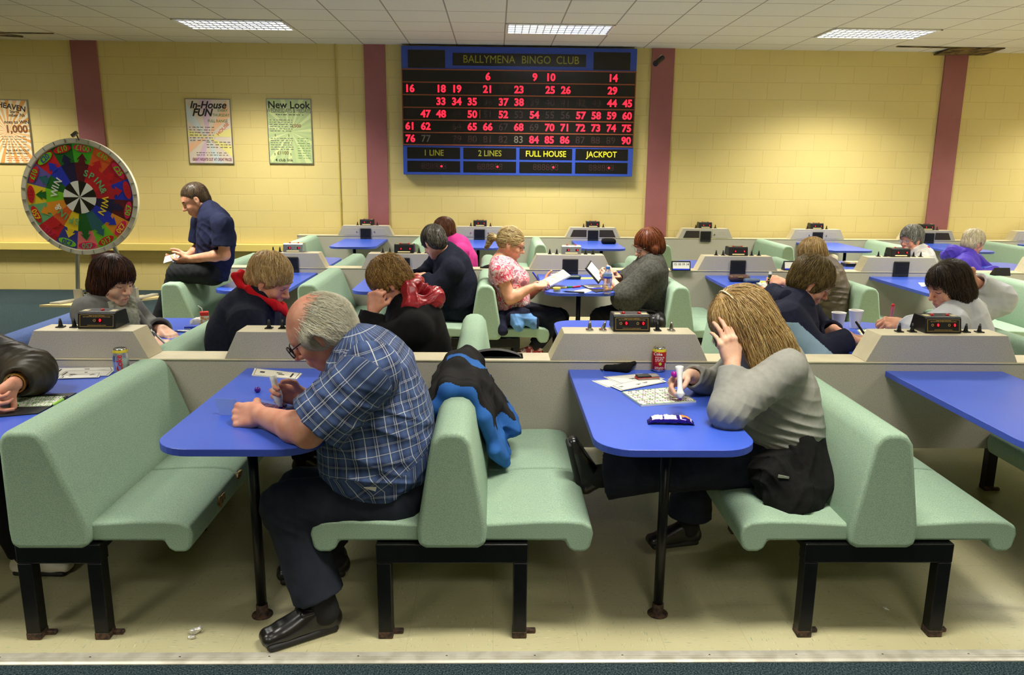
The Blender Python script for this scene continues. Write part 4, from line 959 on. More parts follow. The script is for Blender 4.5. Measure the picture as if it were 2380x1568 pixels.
def floral_mat():
    m = bpy.data.materials.new('pink_floral'); m.use_nodes = True; k = N(m); tc = k.obj()
    nz = k.n('ShaderNodeTexNoise', i_Scale=16.0, i_Detail=3.0); k.l(tc, nz.inputs['Vector']); nz.inputs['Distortion'].default_value = 1.2
    k.l(k.ramp(nz.outputs[0], [(0, L((150, 96, 110))), (.40, L((206, 192, 186))), (.46, L((214, 140, 152))), (.52, L((204, 62, 92))), (.58, L((226, 206, 200))), (.63, L((160, 150, 160))), (.68, L((212, 80, 108)))], True), k.b.inputs['Base Color'])
    k.b.inputs['Roughness'].default_value = .8; return m
M_DENIM = cloth('dark_denim', (30, 34, 46), (22, 25, 36)); M_BLKT = cloth('black_trousers', (20, 20, 22)); M_NAVYT = cloth('navy_trousers', (40, 44, 54), (34, 37, 47))
F_ = dict
BACKC = ('e', (-.014, 0, .036), (.108, .087, .100))
def shortcut(thick=0.0, face=.115): return [('e', (-.014, 0, .038), (.106+thick, .085+thick, .098+thick)), ('e', (-.05, 0, -.02), (.062+thick*.6, .074+thick*.6, .072), .02), ('e', (face, 0, -.040), (.080, .105, .098), .012, 's'),
                                            ('e', (-.0, .09, -.022), (.026, .03, .042), .008, 's'), ('e', (-.0, -.09, -.022), (.026, .03, .042), .008, 's')]
# 1 ---- the man in the checked shirt
_S = [W(*q, 2.78) for q in ((915, 1140), (885, 1050), (868, 950), (858, 862), (842, 812))]; _S[0][2] = .56
_sh = [W(862, 862, 2.55), W(818, 838, 3.0)]; _el = [W(716, 1003, 2.51), W(770, 965, 3.06)]
def plaid_attr(me, v):
    ch = [_S[0]-A_(0, 0, .25)]+_S+[_S[-1]+(_S[-1]-_S[-2])*2]; best = np.full(len(v), 9.); U = np.zeros((len(v), 3)); acc = 0; lat = A_(0, 1, 0)
    def run(ch, lat, rad, wgt, off):
        nonlocal best, U; acc = off
        for a, b in zip(ch[:-1], ch[1:]):
            d = b-a; ln = np.linalg.norm(d); d = d/ln; t = np.clip((v-a)@d, 0, ln); q = v-a-t[:, None]*d; q0 = q-(q@d)[:, None]*d
            la = unit(lat-(lat@d)*d); bk = np.cross(la, d); dist = np.linalg.norm(q, axis=1)/wgt; ang = np.arctan2(q0@la, q0@bk)
            m = dist < best; best = np.where(m, dist, best); U[m] = np.stack((ang*rad, acc+t, 0*t), -1)[m]; acc += ln
    run(ch, lat, .21, .215, 0)
    for i in (0, 1): run([_sh[i]*.8+_el[i]*.2, _el[i], _el[i]*2-_sh[i]], A_(-.5, 0, .8), .075, .088, 5.01)
    at = me.attributes.new('plaid', 'FLOAT_VECTOR', 'POINT'); at.data.foreach_set('vector', U.astype(np.float32).ravel())
HM_WHITE = hair_mat('hair_white', (186, 178, 148), (228, 222, 196), (246, 244, 230))
o1, H1, J1 = person('heavy balding white haired man in a blue checked shirt bent over the front table', -1, 2.78, (742, 768, 2.79), (-.80, -.06, -.60),
    [((915, 1140), .20, .155), ((885, 1050), .235, .20), ((868, 950), .22, .185), ((858, 862), .19, .135), ((840, 812), .085, .072)],
    [(862, 862, 2.55), (818, 838, 3.0)], [(716, 1003, 2.51), (770, 965, 3.06)], [(606, 965, 2.70), (704, 921, 2.97)],
    [((-1, .30, -.10), (0, .85, -.5), 'fist', 1.16), ((-.9, -.22, .25), (-.1, -1, .05), 'grip')],
    dict(m=plaid_mat(), t=.012, sleeve=.86, ease=.028, hem=.025, collar=(.045, .016), gap=.012, nk=.03, fold=(.006, 22, 11), attr=plaid_attr, name='shirt', elf=0,
         loc=[((800, 905, 2.6), .16, (.6, .0, .8), .07, .010), ((905, 975, 2.6), .20, (.5, 0, 1), .085, .012), ((900, 1075, 2.6), .22, (.15, 0, 1), .09, .011), ((960, 880, 2.7), .14, (.8, 0, -.6), .08, .007)]),
    hs=1.07, skin=M_SKINR, h=.0042, hip=[(905, 1160, 2.67), (905, 1150, 2.90)], kn=[(668, 1178, 2.62), (700, 1140, 2.95)], an=[(748, 1402, 2.58), (772, 1285, 2.98)], toe=[(620, 1478, 2.48), (700, 1325, 2.95)], shz=1.2, strap=True,
    bot=dict(m=M_NAVYT, flare=.036, up=.035, fold=(.005, 24, 8)), arm=(.062, .054, .036), thigh=(.108, .078), calf=(.064, .045), neck=.066, lat=(0, 1, 0),
    hair_=dict(prims=[('e', (-.035, 0, .01), (.092, .092, .094)), ('e', (-.0, 0, .005), (.075, .093, .052), .02), ('e', (-.075, 0, -.04), (.035, .06, .05), .02), ('e', (.07, 0, .115), (.125, .075, .085), .012, 's'), ('e', (.118, 0, -.03), (.075, .12, .09), .01, 's'),
                      ('e', (.012, .105, -.024), (.040, .036, .050), .008, 's'), ('e', (.012, -.105, -.024), (.040, .036, .050), .008, 's')], m=HM_WHITE, n=5200, src=(.09, 0, .10), grav=.4, length=.12, width=.0010, lift=.005, wave=.14, end_lift=.012, steps=8, base=.5, fringe=-.05, fold=(.003, 60, 3)))
for q in (1,):   # sideburn and brow wisps
    pass
glasses(o1, H1, M_BPLAS, .029, .022, .0026, .118)
MB().obox(W(862, 1126, 2.528), (.020, 0, -.006), (0, .004, 0), (.004, 0, .017)).build('pocket_note', M_WHITE, o1)
# 2 ---- the woman in the grey sweater
M_GSW = cloth('grey_knit', (152, 152, 144), (146, 146, 138), 60)
HM_BLOND = hair_mat('hair_honey_blond', (120, 90, 50), (186, 150, 92), (228, 202, 144))
o2, H2, J2 = person('woman with long blond hair in a grey sweater, hand over her face', -1, 2.98, (1722, 752, 2.96), (-.82, -.12, -.56),
    [((1815, 1050), .185, .15), ((1803, 975), .18, .145), ((1795, 905), .175, .135), ((1782, 845), .15, .11), ((1758, 812), .075, .065)],
    [(1824, 858, 2.81), (1738, 828, 3.16)], [(1694, 955, 2.73), (1664, 900, 3.22)], [(1703, 842, 2.83), (1604, 872, 3.10)],
    [((-.28, .16, 1), (-.2, 1, -.1), 'rest', 1.0), ((-.92, -.25, -.25), (-.25, -.6, -.7), 'pen')],
    dict(m=M_GSW, t=.012, ease=.010, cuff=.010, sleeve=(1.86, 1.93), hem=.06, gap=.02, nk=.0, fold=(.0015, 34, 21), name='sweater', elamp=.006,
         loc=[((1760, 985, 2.8), .14, (.45, 0, 1), .05, .010), ((1840, 1000, 2.83), .15, (.3, 0, 1), .04, .009), ((1760, 900, 2.76), .07, (.8, 0, .5), .04, .007), ((1640, 850, 3.1), .07, (.8, 0, -.6), .03, .006)]),
    skin=M_SKINP, h=.0042, hip=[(1800, 1070, 2.88), (1800, 1062, 3.08)], kn=[(1568, 1092, 2.86), (1612, 1085, 3.10)], an=[(1392, 1106, 2.93), (1600, 1212, 3.10)], toe=[(1349, 1062, 2.94), (1545, 1240, 3.08)],
    bot=dict(m=M_DENIM, flare=.045, up=.03), arm=(.056, .048, .031), thigh=(.088, .068), calf=(.056, .038), foot_up=[((-.25, 0, 1), (.95, 0, .25)), None], lat=(0, 1, 0))
_hw = [(W(1740, 725, 2.93), W(1795, 800, 2.88), .07, .055, .06), (W(1790, 790, 2.88), W(1812, 868, 2.84), .052, .024, .06), (W(1750, 750, 2.90), W(1772, 880, 2.82), .055, .018, .06), (W(1795, 800, 2.88), W(1838, 815, 2.87), .045, .016, .05),
       (W(1745, 715, 3.0), W(1800, 800, 3.02), .06, .05, .03), (W(1680, 720, 2.96), W(1668, 800, 2.98), .028, .012, .02)]
hair(o2, H2, [('e', (-.014, 0, .04), (.116, .096, .106)), ('e', (-.05, 0, -.02), (.07, .09, .09), .03), ('e', (.125, 0, -.06), (.075, .11, .10), .012, 's')], HM_BLOND, .0045, 4600, src=(.03, .0, .15), grav=.95, length=.24, width=.0015, world=_hw, lift=.004, wave=.10, steps=10, fold=(.004, 50, 6), end_lift=.012, fringe=-.02)
b = MB(); b.tube([H2.P(-.005+.0*a, .102*math.sin(a), .045+.106*math.cos(a)) for a in np.linspace(-1.35, 1.35, 15)], .004, 6); b.build('hairband', M_CREAM, o2, smooth=True)
glasses(o2, H2, M_CHROME, .024, .016, .0013)
# 3 ---- the man cut off at the left edge
M_BRLE = cloth('dark_brown_leather', (62, 56, 44), (46, 42, 34), 10, .45, bump=(90, .2, .001))
o3, H3, J3 = person('person in a dark brown leather jacket cut off at the left edge', 1, 3.05, ('w', -2.16, 3.0, 1.26), (.6, -.2, -.6),
    [('w', -2.42, 3.05, .56), ('w', -2.40, 3.05, .75), ('w', -2.37, 3.05, .92), ('w', -2.33, 3.05, 1.06), ('w', -2.29, 3.05, 1.14)] and [(('w', -2.42, 3.05, .56), .17, .13), (('w', -2.40, 3.05, .75), .17, .13), (('w', -2.37, 3.05, .92), .18, .13), (('w', -2.33, 3.05, 1.05), .15, .11), (('w', -2.28, 3.05, 1.13), .075, .065)],
    [('w', -2.33, 2.84, 1.04), (-75, 790, 3.22)], [('w', -2.22, 2.76, .81), (74, 866, 3.10)], [('w', -2.04, 2.72, .775), (32, 892, 2.93)],
    [((.9, .2, -.1), (0, .2, -1), 'relax'), ((-.35, -.85, -.42), (.75, -.45, -.5), 'pen')],
    dict(m=M_BRLE, t=.016, ease=.030, cuff=.016, sleeve=(1.9, 1.82), fold=(.007, 26, 31), name='leather_jacket', elamp=.012), skin=M_SKINR, h=.0055,
    kn=[('w', -2.02, 2.95, .50), ('w', -2.02, 3.15, .50)], an=[('w', -1.93, 3.0, .10), ('w', -2.0, 3.2, .10)], toe=[('w', -1.69, 3.0, .042), ('w', -1.83, 3.2, .035)], shoe=[mat('white_trainer', (212, 208, 196), .5)], bot=dict(m=M_BLKT),
    hair_=dict(prims=shortcut(.004), m=hair_mat('hair_dark_brown', (30, 22, 16), (52, 38, 28), (78, 60, 44)), n=500, length=.04))
b = MB()
for i in range(14):
    a = i*.449; d = unit(J3['wr'][1]-J3['el'][1]); s1 = unit(np.cross(d, (0, 0, 1))); s2 = np.cross(s1, d); c = J3['wr'][1]-d*.012
    b.obox(c+.036*(s1*math.cos(a)+s2*math.sin(a)), d*.006, .0085*(-s1*math.sin(a)+s2*math.cos(a)), .003*(s1*math.cos(a)+s2*math.sin(a)))
b.build('gold_bracelet', mat('gold', (196, 160, 70), .25, 1), o3)
# 4 ---- woman in the grey coat
M_COAT = cloth('grey_wool', (112, 112, 108), (106, 106, 102), 40, .95)
HM_BRUN = hair_mat('hair_dark_auburn', (26, 14, 10), (56, 30, 20), (104, 62, 42))
o4, H4, J4 = person('young woman with a dark auburn bob in a grey wool coat and scarf, writing', 1, 4.2, (264, 652, 4.15), (.84, -.40, -.27),
    [((222, 900), .16, .12), ((232, 840), .155, .115), ((243, 775), .155, .115), ((250, 722), .13, .095), ((246, 697), .065, .06)],
    [(208, 728, 4.0), (300, 724, 4.38)], [(222, 805, 3.94), (345, 772, 4.40)], [(348, 797, 4.02), (378, 765, 4.27)],
    [((.95, .10, -.12), (0, .35, -.95), 'pen'), ((.72, -.52, -.30), (.1, -.1, -1), 'flat')],
    dict(m=M_COAT, t=.020, ease=.020, cuff=.024, sleeve=(1.9, 1.88), gap=.02, fold=(.006, 20, 41), name='coat', loc=[((215, 770, 4.0), .10, (.3, 0, 1), .05, .01)]), skin=M_SKINP, h=.0055,
    hair_=dict(prims=[('e', (-.014, 0, .036), (.114, .097, .106)), ('e', (-.05, 0, -.03), (.078, .094, .10), .03), ('k', (-.02, .07, -.03), (.005, .082, -.115), .034, .020, .03), ('k', (-.02, -.07, -.03), (.005, -.082, -.115), .034, .020, .03), ('k', (-.07, 0, -.04), (-.06, 0, -.11), .07, .05, .03),
                      ('e', (.118, -.012, -.068), (.084, .080, .104), .008, 's')], m=HM_BRUN, n=2200, src=(-.02, 0, .15), grav=.75, length=.17, width=.0017, lift=.003, fold=(.003, 60, 3)))
nb, sh = J4['nb']+A_(.03, -.03, -.015), J4['sh']
garment('scarf', o4, [(nb+A_(-.05, -.05, .04), nb+A_(.05, -.09, -.02), .035, .035, .02), (nb+A_(-.05, -.05, .04), nb+A_(-.04, .08, .04), .035, .035, .02), (nb+A_(-.04, .08, .04), nb+A_(.07, .07, -.01), .035, .035, .02), (nb+A_(.05, -.09, -.02), nb+A_(.11, -.02, -.08), .038, .035, .02),
        (nb+A_(.07, .07, -.01), nb+A_(.11, -.0, -.08), .036, .032, .02), (nb+A_(.10, -.02, -.06), nb+A_(.14, -.03, -.22), .042, .034, .02)], cloth('sage_scarf', (150, 152, 136), (124, 126, 112), 60), .005, (.009, 75, 42))
garment('coat_lapel', o4, [(nb+A_(.02, -.13, .0), nb+A_(.13, -.11, -.17), .02, .03, .01, 'u', (.5, .3, .6), .02, .03), (nb+A_(.02, .12, .0), nb+A_(.13, .08, -.17), .02, .03, .01, 'u', (.5, -.3, .6), .02, .04)], M_COAT, .005, (.003, 40, 4))
MB().lathe([(.011, 0), (.011, .004), (.006, .005)], W(199, 681, 3.925), 12, R=np.array(((1, 0, 0), (0, 0, -1), (0, 1, 0)))).build('epaulette_button', M_CHROME, o4)
# 5 ---- woman with the red collar
M_NAVY = cloth('navy_fleece', (26, 29, 44), (20, 23, 36), 40, .95)
HM_STRAW = hair_mat('hair_straw', (150, 112, 66), (206, 170, 112), (236, 212, 160))
o5, H5, J5 = person('woman with short straw blond hair in a navy jacket with a bright red collar', 1, 4.2, (628, 652, 4.2), (.86, -.12, -.48),
    [((545, 900), .20, .155), ((552, 840), .20, .155), ((566, 770), .205, .145), ((582, 718), .19, .115), ((592, 692), .085, .07)],
    [(572, 745, 4.0), (620, 715, 4.40)], [(588, 830, 3.95), (660, 800, 4.42)], [(670, 842, 4.05), (700, 800, 4.3)],
    [((.9, .1, -.1), (0, .2, -.98), 'relax'), ((.9, -.1, -.1), (0, 0, -1), 'relax')],
    dict(m=M_NAVY, t=.018, ease=.022, fold=(.007, 20, 51), name='jacket'), skin=M_SKINR, h=.0055, hs=1.04,
    hair_=dict(prims=[('e', (-.02, 0, .045), (.114, .094, .104)), ('e', (-.06, 0, -.02), (.066, .082, .075), .02), ('e', (.118, 0, -.045), (.082, .11, .095), .012, 's'), ('e', (.0, .095, -.03), (.028, .03, .042), .008, 's'), ('e', (.0, -.095, -.03), (.028, .03, .042), .008, 's')],
               m=HM_STRAW, n=1700, src=(-.07, .02, .12), grav=.2, length=.075, width=.0018, lift=.004, wave=.3, fold=(.007, 55, 3)))
nb = J5['nb']+A_(.0, -.028, .036); M_REDC = cloth('red_fleece', (208, 22, 34), (186, 16, 28))
garment('collar', o5, [(nb+A_(-.055, -.055, .06), nb+A_(.02, -.095, .01), .014, .014, .02, 'u', (-.5, 0, 1), .04, .035), (nb+A_(.02, -.095, .01), nb+A_(.13, -.06, -.06), .014, .012, .02, 'u', (-.3, -.3, 1), .035, .02), (nb+A_(.13, -.06, -.06), nb+A_(.16, .0, -.09), .012, .012, .02, 'u', (-.3, 0, 1), .02, .03), (nb+A_(-.055, -.055, .06), nb+A_(-.055, .055, .06), .014, .014, .02, 'u', (-.5, 0, 1), .04, .04), (nb+A_(-.055, .055, .06), nb+A_(.03, .09, .01), .014, .014, .02, 'u', (-.5, 0, 1), .04, .03), (nb+A_(.03, .09, .01), nb+A_(.16, .02, -.08), .014, .012, .02, 'u', (-.3, .3, 1), .03, .02)], M_REDC, .0045, (.004, 30, 5))
MB().lathe([(.001, 0), (.004, .002), (.004, .005), (.001, .007)], H5.P(.002, -.084, -.047), 8).build('pearl_earring', M_WHITE, o5)
# 6 ---- young man on the bench back
M_POLO = cloth('navy_polo', (30, 36, 66), (24, 29, 54), 30)
HM_CROP = hair_mat('hair_cropped_brown', (52, 42, 30), (84, 68, 50), (112, 92, 68))
o6, H6, J6 = person('young man in a navy polo shirt perched on a bench back reading a booklet', -1, 6.25, (455, 464, 6.25), (-.84, -.28, -.46),
    [((492, 625), .165, .12), ((500, 590), .16, .115), ((503, 550), .17, .12), ((497, 512), .14, .10), ((487, 488), .07, .06)],
    [(518, 522, 6.05), (468, 516, 6.46)], [(522, 592, 6.02), (462, 578, 6.5)], [(441, 601, 6.08), (436, 594, 6.36)],
    [((-.92, .1, -.28), (0, .6, .8), 'relax'), ((-.9, -.25, -.3), (0, -.7, .7), 'relax')],
    dict(m=M_POLO, t=.014, sleeve=.72, ease=.022, collar=(.05, .014), gap=.010, nk=.03, hem=.05, fold=(.006, 24, 61), name='polo_shirt', loc=[((480, 560, 6.1), .12, (.5, 0, .8), .05, .009)]), skin=M_SKIN, h=.0055, seated=False,
    hip=[(482, 632, 6.12), (482, 632, 6.36)], kn=[(412, 636, 6.08), (415, 630, 6.42)], an=[('w', -2.66, 6.1, .42), ('w', -2.66, 6.42, .42)], toe=[('w', -2.80, 6.1, .33), ('w', -2.80, 6.42, .33)], bot=dict(m=cloth('black_jeans', (32, 34, 36))),
    hair_=dict(prims=shortcut(-.003, .12), m=HM_CROP, n=1500, length=.014, width=.0013, lift=.002, fold=None), brow=M_LASH)
MB().obox(W(489, 533, 6.105), (.022, 0, 0), (0, .002, 0), (0, 0, .008)).build('shirt_badge', M_WHITE, o6)
# 7 ---- person with the red hood
M_BLKC = cloth('black_wool', (20, 19, 19), (15, 15, 15), 40, .95)
HM_CURL = hair_mat('hair_curly_fair', (92, 66, 34), (164, 124, 66), (214, 178, 108))
o7, H7, J7 = person('person with curly fair hair in a black coat with a red hood', -1, 4.2, (905, 655, 4.2), (-.78, -.05, -.62),
    [((975, 890), .21, .155), ((970, 840), .21, .155), ((966, 788), .215, .15), ((960, 742), .20, .12), ((946, 710), .085, .068)],
    [(965, 765, 3.98), (930, 745, 4.42)], [(845, 812, 3.96), (875, 800, 4.45)], [(868, 722, 4.02), (860, 800, 4.3)],
    [((.12, .10, 1), (.35, .9, -.1), 'fist', 1.05), ((-.9, -.1, -.1), (0, 0, -1), 'relax')],
    dict(m=M_BLKC, t=.020, ease=.026, cuff=.018, sleeve=(1.93, 1.9), fold=(.007, 20, 71), name='coat'), skin=M_SKINR, h=.0055,
    hair_=dict(prims=[('e', (-.02, 0, .04), (.112, .094, .104)), ('e', (-.06, 0, -.02), (.066, .08, .08), .02), ('e', (.115, 0, -.05), (.075, .105, .09), .012, 's'), ('e', (.0, .095, -.03), (.026, .03, .04), .008, 's')], m=HM_CURL, n=1900, src=(-.04, 0, .14), grav=.2, length=.07, width=.0018, lift=.006, wave=.9, fold=(.010, 70, 3), end_lift=.006))
nb = J7['nb']; M_REDH = mat('red_shiny_nylon', (176, 34, 44), .38, var=(8, (150, 24, 36), .4, .6), bump=(40, .25, .003))
garment('hood', o7, [(nb+A_(.05, -.13, .02), nb+A_(.15, -.02, .05), .045, .05, .03), (nb+A_(.15, -.02, .05), nb+A_(.05, .13, .03), .05, .045, .03), (nb+A_(-.02, -.12, -.01), nb+A_(.05, -.13, .02), .035, .045, .03), (nb+A_(.03, -.08, .10), nb+A_(.05, .08, .12), .04, .04, .03), (nb+A_(.05, -.13, .02), nb+A_(.02, -.07, .10), .04, .04, .03), (nb+A_(.15, -.05, .04), nb+A_(.06, -.03, .12), .045, .03, .03),
        (nb+A_(.12, -.06, -.05), nb+A_(.02, -.13, -.06), .055, .05, .03), (nb+A_(.10, -.07, .14), nb+A_(.08, -.07, .02), .035, .03, .03, 's')], M_REDH, .005, (.014, 42, 72))
# 8 ---- navy jacket, dark grey hair
HM_DGREY = hair_mat('hair_dark_grey', (34, 32, 28), (66, 62, 54), (128, 122, 108))
o8, H8, J8 = person('person with short dark grey hair in a navy fleece leaning over the middle row table', -1, 6.35, (1009, 563, 6.3), (-.50, .62, -.60),
    [((1068, 740), .19, .145), ((1064, 700), .195, .15), ((1057, 652), .205, .145), ((1050, 612), .19, .115), ((1038, 584), .08, .068)],
    [(1052, 625, 6.12), (1022, 600, 6.55)], [(1006, 672, 6.10), (990, 640, 6.6)], [(986, 640, 6.14), (970, 640, 6.4)],
    [((-.9, .1, -.12), (0, .3, -.95), 'pen'), None], dict(m=M_NAVY, t=.018, ease=.022, fold=(.007, 20, 81), name='fleece'), h=.007,
    hair_=dict(prims=shortcut(.008), m=HM_DGREY, n=900, src=(-.07, 0, .10), grav=.2, length=.06, width=.0022, lift=.003))
# 9 ---- bright pink top
o9, H9, J9 = person('person with short auburn hair in a bright pink top, beyond the middle partition', -1, 7.75, (1032, 537, 7.75), (-.9, .25, -.3),
    [((1080, 680), .17, .13), ((1078, 640), .17, .125), ((1074, 602), .165, .12), ((1062, 572), .14, .10), ((1050, 558), .07, .06)],
    [(1072, 585, 7.55), (1045, 576, 7.95)], [(1060, 625, 7.5), (1030, 620, 8.0)], [(1020, 630, 7.6), (1010, 630, 7.9)],
    [((-.9, .1, -.1), (0, 0, -1), 'relax'), None], dict(m=cloth('bright_pink_cotton', (236, 74, 164), (220, 62, 150)), t=.014, fold=(.006, 22, 91), name='top'), h=.008,
    hair_=dict(prims=shortcut(.006), m=hair_mat('hair_auburn', (60, 32, 18), (104, 60, 36), (140, 90, 56)), n=700, length=.05, width=.0022))
# 10 --- floral top
o10, H10, J10 = person('woman with a blond ponytail and glasses in a pink floral top, reading', 1, 6.2, (1187, 566, 6.2), (.93, -.10, -.34),
    [((1183, 742), .175, .135), ((1186, 700), .175, .135), ((1182, 655), .165, .125), ((1168, 622), .14, .098), ((1160, 606), .068, .056)],
    [(1163, 632, 6.0), (1178, 625, 6.40)], [(1186, 694, 5.98), (1218, 690, 6.42)], [(1243, 664, 6.0), (1262, 662, 6.28)],
    [((.95, .08, .18), (0, .6, -.8), 'pen'), ((.9, -.05, .3), (0, -.55, .8), 'relax')],
    dict(m=floral_mat(), t=.012, sleeve=.38, ease=.012, gap=.045, nk=-.035, hem=.05, fold=(.005, 26, 101), name='floral_top', extra=[(W(1205, 650, 6.12), W(1207, 648, 6.28), .072, .072, .05)]), skin=M_SKIN, h=.0062,
    kn=[(1290, 742, 6.06), (1300, 738, 6.34)], an=[(1246, 800, 6.05), (1302, 810, 6.36)], toe=[(1214, 815, 6.02), (1335, 822, 6.36)], shoe=[mat('red_white_trainer', (206, 190, 184), .5, var=(40, (150, 30, 40), .44, .5))], bot=dict(m=cloth('navy_jeans', (24, 27, 38))),
    arm=(.052, .045, .029),
    hair_=dict(prims=[('e', (-.014, 0, .038), (.108, .085, .098)), ('e', (-.05, 0, -.0), (.062, .07, .06), .02), ('e', (.112, 0, -.035), (.072, .105, .085), .012, 's'), ('e', (-.0, .09, -.03), (.026, .03, .05), .008, 's'), ('e', (-.0, -.09, -.03), (.026, .03, .05), .008, 's'), ('k', (-.11, 0, .0), (-.155, 0, -.005), .022, .028, .01), ('k', (-.155, 0, -.005), (-.165, 0, -.09), .03, .014, .01)],
               m=hair_mat('hair_blond', (110, 86, 52), (186, 160, 108), (230, 212, 160)), n=1000, src=(.09, 0, .06), grav=.0, length=.09, width=.002, lift=.002))
glasses(o10, H10, M_BLACK, .024, .013, .0016)
garment('tied_jacket', o10, [(W(1160, 720, 6.1), W(1215, 728, 5.98), .045, .045, .03), (W(1165, 735, 6.0), W(1168, 768, 5.93), .045, .04, .03), (W(1215, 735, 5.98), W(1240, 750, 5.95), .05, .045, .03), (W(1190, 735, 5.97), W(1205, 756, 5.93), .05, .045, .03)],
        [cloth('navy_nylon', (24, 26, 48)), cloth('pale_blue_nylon', (96, 140, 190))], .006, (.008, 40, 12), lambda P: ((P[:, 0] > W(1186, 740, 5.95)[0]) & (P[:, 0] < W(1247, 740, 5.95)[0]) & (P[:, 2] < W(1200, 728, 5.95)[2])).astype(int))
# 11 --- poncho
M_PONCHO = cloth('charcoal_knit', (74, 74, 68), (56, 56, 52), 60, .95, bump=(120, .5, .003))
o11, H11, J11 = person('woman with an auburn bob and glasses in a charcoal knitted poncho', -1, 6.25, (1508, 571, 6.25), (-.92, -.18, -.34),
    [((1498, 742), .17, .13), ((1498, 705), .19, .15), ((1500, 655), .19, .14), ((1512, 622), .15, .105), ((1514, 606), .07, .06)],
    [(1512, 636, 6.04), (1492, 628, 6.45)], [(1452, 688, 6.0), (1440, 665, 6.46)], [(1424, 652, 6.1), (1438, 648, 6.38)],
    [((-.85, .05, .45), (.1, .8, .3), 'grip'), ((-.6, -.3, .6), (-.3, -.5, -.6), 'pen')],
    dict(m=M_PONCHO, t=.02, ease=.045, cuff=.02, sleeve=(1.5, 1.45), collar=(.055, .03), gap=.016, fold=(.012, 20, 111), name='poncho', extra=[(W(1510, 640, 6.02), W(1470, 705, 6.0), .09, .075, .06), (W(1512, 650, 6.15), W(1520, 730, 6.1), .10, .09, .06)]), skin=M_SKINP, h=.0062, bot=dict(m=M_BLKT),
    kn=[(1395, 738, 6.06), (1400, 735, 6.36)], an=[(1385, 800, 6.05), (1395, 800, 6.36)], toe=[(1355, 812, 6.05), (1362, 812, 6.36)],
    hair_=dict(prims=[('e', (-.014, 0, .04), (.116, .096, .108)), ('e', (-.055, 0, -.02), (.074, .088, .08), .03), ('e', (.118, 0, -.05), (.072, .105, .10), .012, 's'), ('k', (-.01, .08, -.02), (-.0, .082, -.07), .03, .02, .02), ('k', (-.01, -.08, -.02), (-.0, -.082, -.07), .03, .02, .02)], m=hair_mat('hair_copper', (58, 26, 14), (108, 54, 28), (152, 88, 48)), n=1000, src=(-.03, 0, .15), grav=.5, length=.13, width=.002))
glasses(o11, H11, M_CHROME, .023, .014, .0014)
# 12 --- brown padded jacket
o12, H12, J12 = person('person with short fair hair in a shiny brown jacket with a cream collar', -1, 6.25, (1888, 592, 6.28), (-.84, .12, -.50),
    [((1925, 735), .18, .14), ((1922, 705), .18, .14), ((1918, 668), .175, .135), ((1914, 634), .15, .105), ((1908, 618), .07, .062)],
    [(1920, 648, 6.06), (1895, 638, 6.46)], [(1880, 690, 6.04), (1850, 680, 6.5)], [(1820, 655, 6.14), (1830, 665, 6.4)],
    [((-.92, .1, .08), (.0, .8, -.5), 'grip'), None], dict(m=mat('brown_padded_nylon', (104, 92, 78), .5, var=(8, (84, 74, 62), .4, .6), bump=(30, .3, .004)), t=.022, ease=.026, cuff=.02, sleeve=(1.88, 1.9), fold=(.008, 26, 121), name='jacket', loc=[((1925, 690, 6.08), .2, (.1, 0, 1), .05, .012)]), h=.0065,
    hair_=dict(prims=shortcut(.008), m=hair_mat('hair_fair', (96, 74, 44), (160, 130, 82), (206, 178, 124)), n=1000, src=(-.06, 0, .12), length=.06, width=.0022))
nb = J12['nb']
garment('collar', o12, [(nb+A_(.06, -.09, .0), nb+A_(.10, .02, .06), .028, .03, .02), (nb+A_(.10, .02, .06), nb+A_(.03, .10, .03), .03, .028, .02), (nb+A_(.06, -.09, .0), nb+A_(-.06, -.09, -.03), .028, .022, .02)], cloth('cream_fleece', (206, 196, 172)), .006, (.004, 40, 3))
# 13 --- navy and pale blue hoodie
def hoodie(P): c = W(1840, 742, 4.0); return ((P[:, 2] < c[2]-np.maximum((P[:, 0]-c[0])*.85, -.02)) & (P[:, 1] < 4.16) & (P[:, 2] < c[2])).astype(int)
M_HOOD = cloth('navy_sweatshirt', (34, 37, 58), (28, 31, 50), 40)
o13, H13, J13 = person('woman with short brown hair in a navy hoodie with pale blue panels, writing', 1, 4.2, (1884, 655, 4.2), (.82, -.16, -.52),
    [((1820, 890), .19, .145), ((1824, 840), .19, .145), ((1828, 778), .195, .14), ((1838, 728), .18, .11), ((1846, 700), .08, .064)],
    [(1832, 740, 4.0), (1868, 722, 4.4)], [(1896, 822, 3.96), (1912, 790, 4.42)], [(1978, 786, 4.0), (1938, 764, 4.28)],
    [((.92, .12, -.12), (0, .25, -.97), 'pen'), ((.88, -.2, -.25), (0, -.1, -1), 'flat')],
    dict(m=[M_HOOD, cloth('pale_blue_panel', (156, 184, 206), (150, 178, 201))], t=.02, ease=.024, cuff=.02, sleeve=(1.92, 1.9), fold=(.006, 22, 131), facemat=hoodie, name='hoodie'), h=.0045,
    hair_=dict(prims=shortcut(.012), m=hair_mat('hair_olive_brown', (60, 46, 22), (106, 86, 46), (156, 132, 78)), n=1700, src=(-.03, 0, .14), grav=.25, length=.07, width=.0018, lift=.004, wave=.3, fold=(.006, 60, 3)))
glasses(o13, H13, M_CHROME, .024, .014, .0013)
nb = J13['nb']
garment('hood', o13, [(nb+A_(.03, -.11, .0), nb+A_(-.09, -.07, .03), .035, .04, .03), (nb+A_(-.09, -.07, .03), nb+A_(-.10, .06, .04), .042, .042, .03), (nb+A_(-.10, .06, .04), nb+A_(.02, .11, .02), .04, .035, .03), (nb+A_(-.12, -.05, -.03), nb+A_(-.14, .04, -.03), .045, .045, .04)], M_HOOD, .0055, (.006, 35, 13))
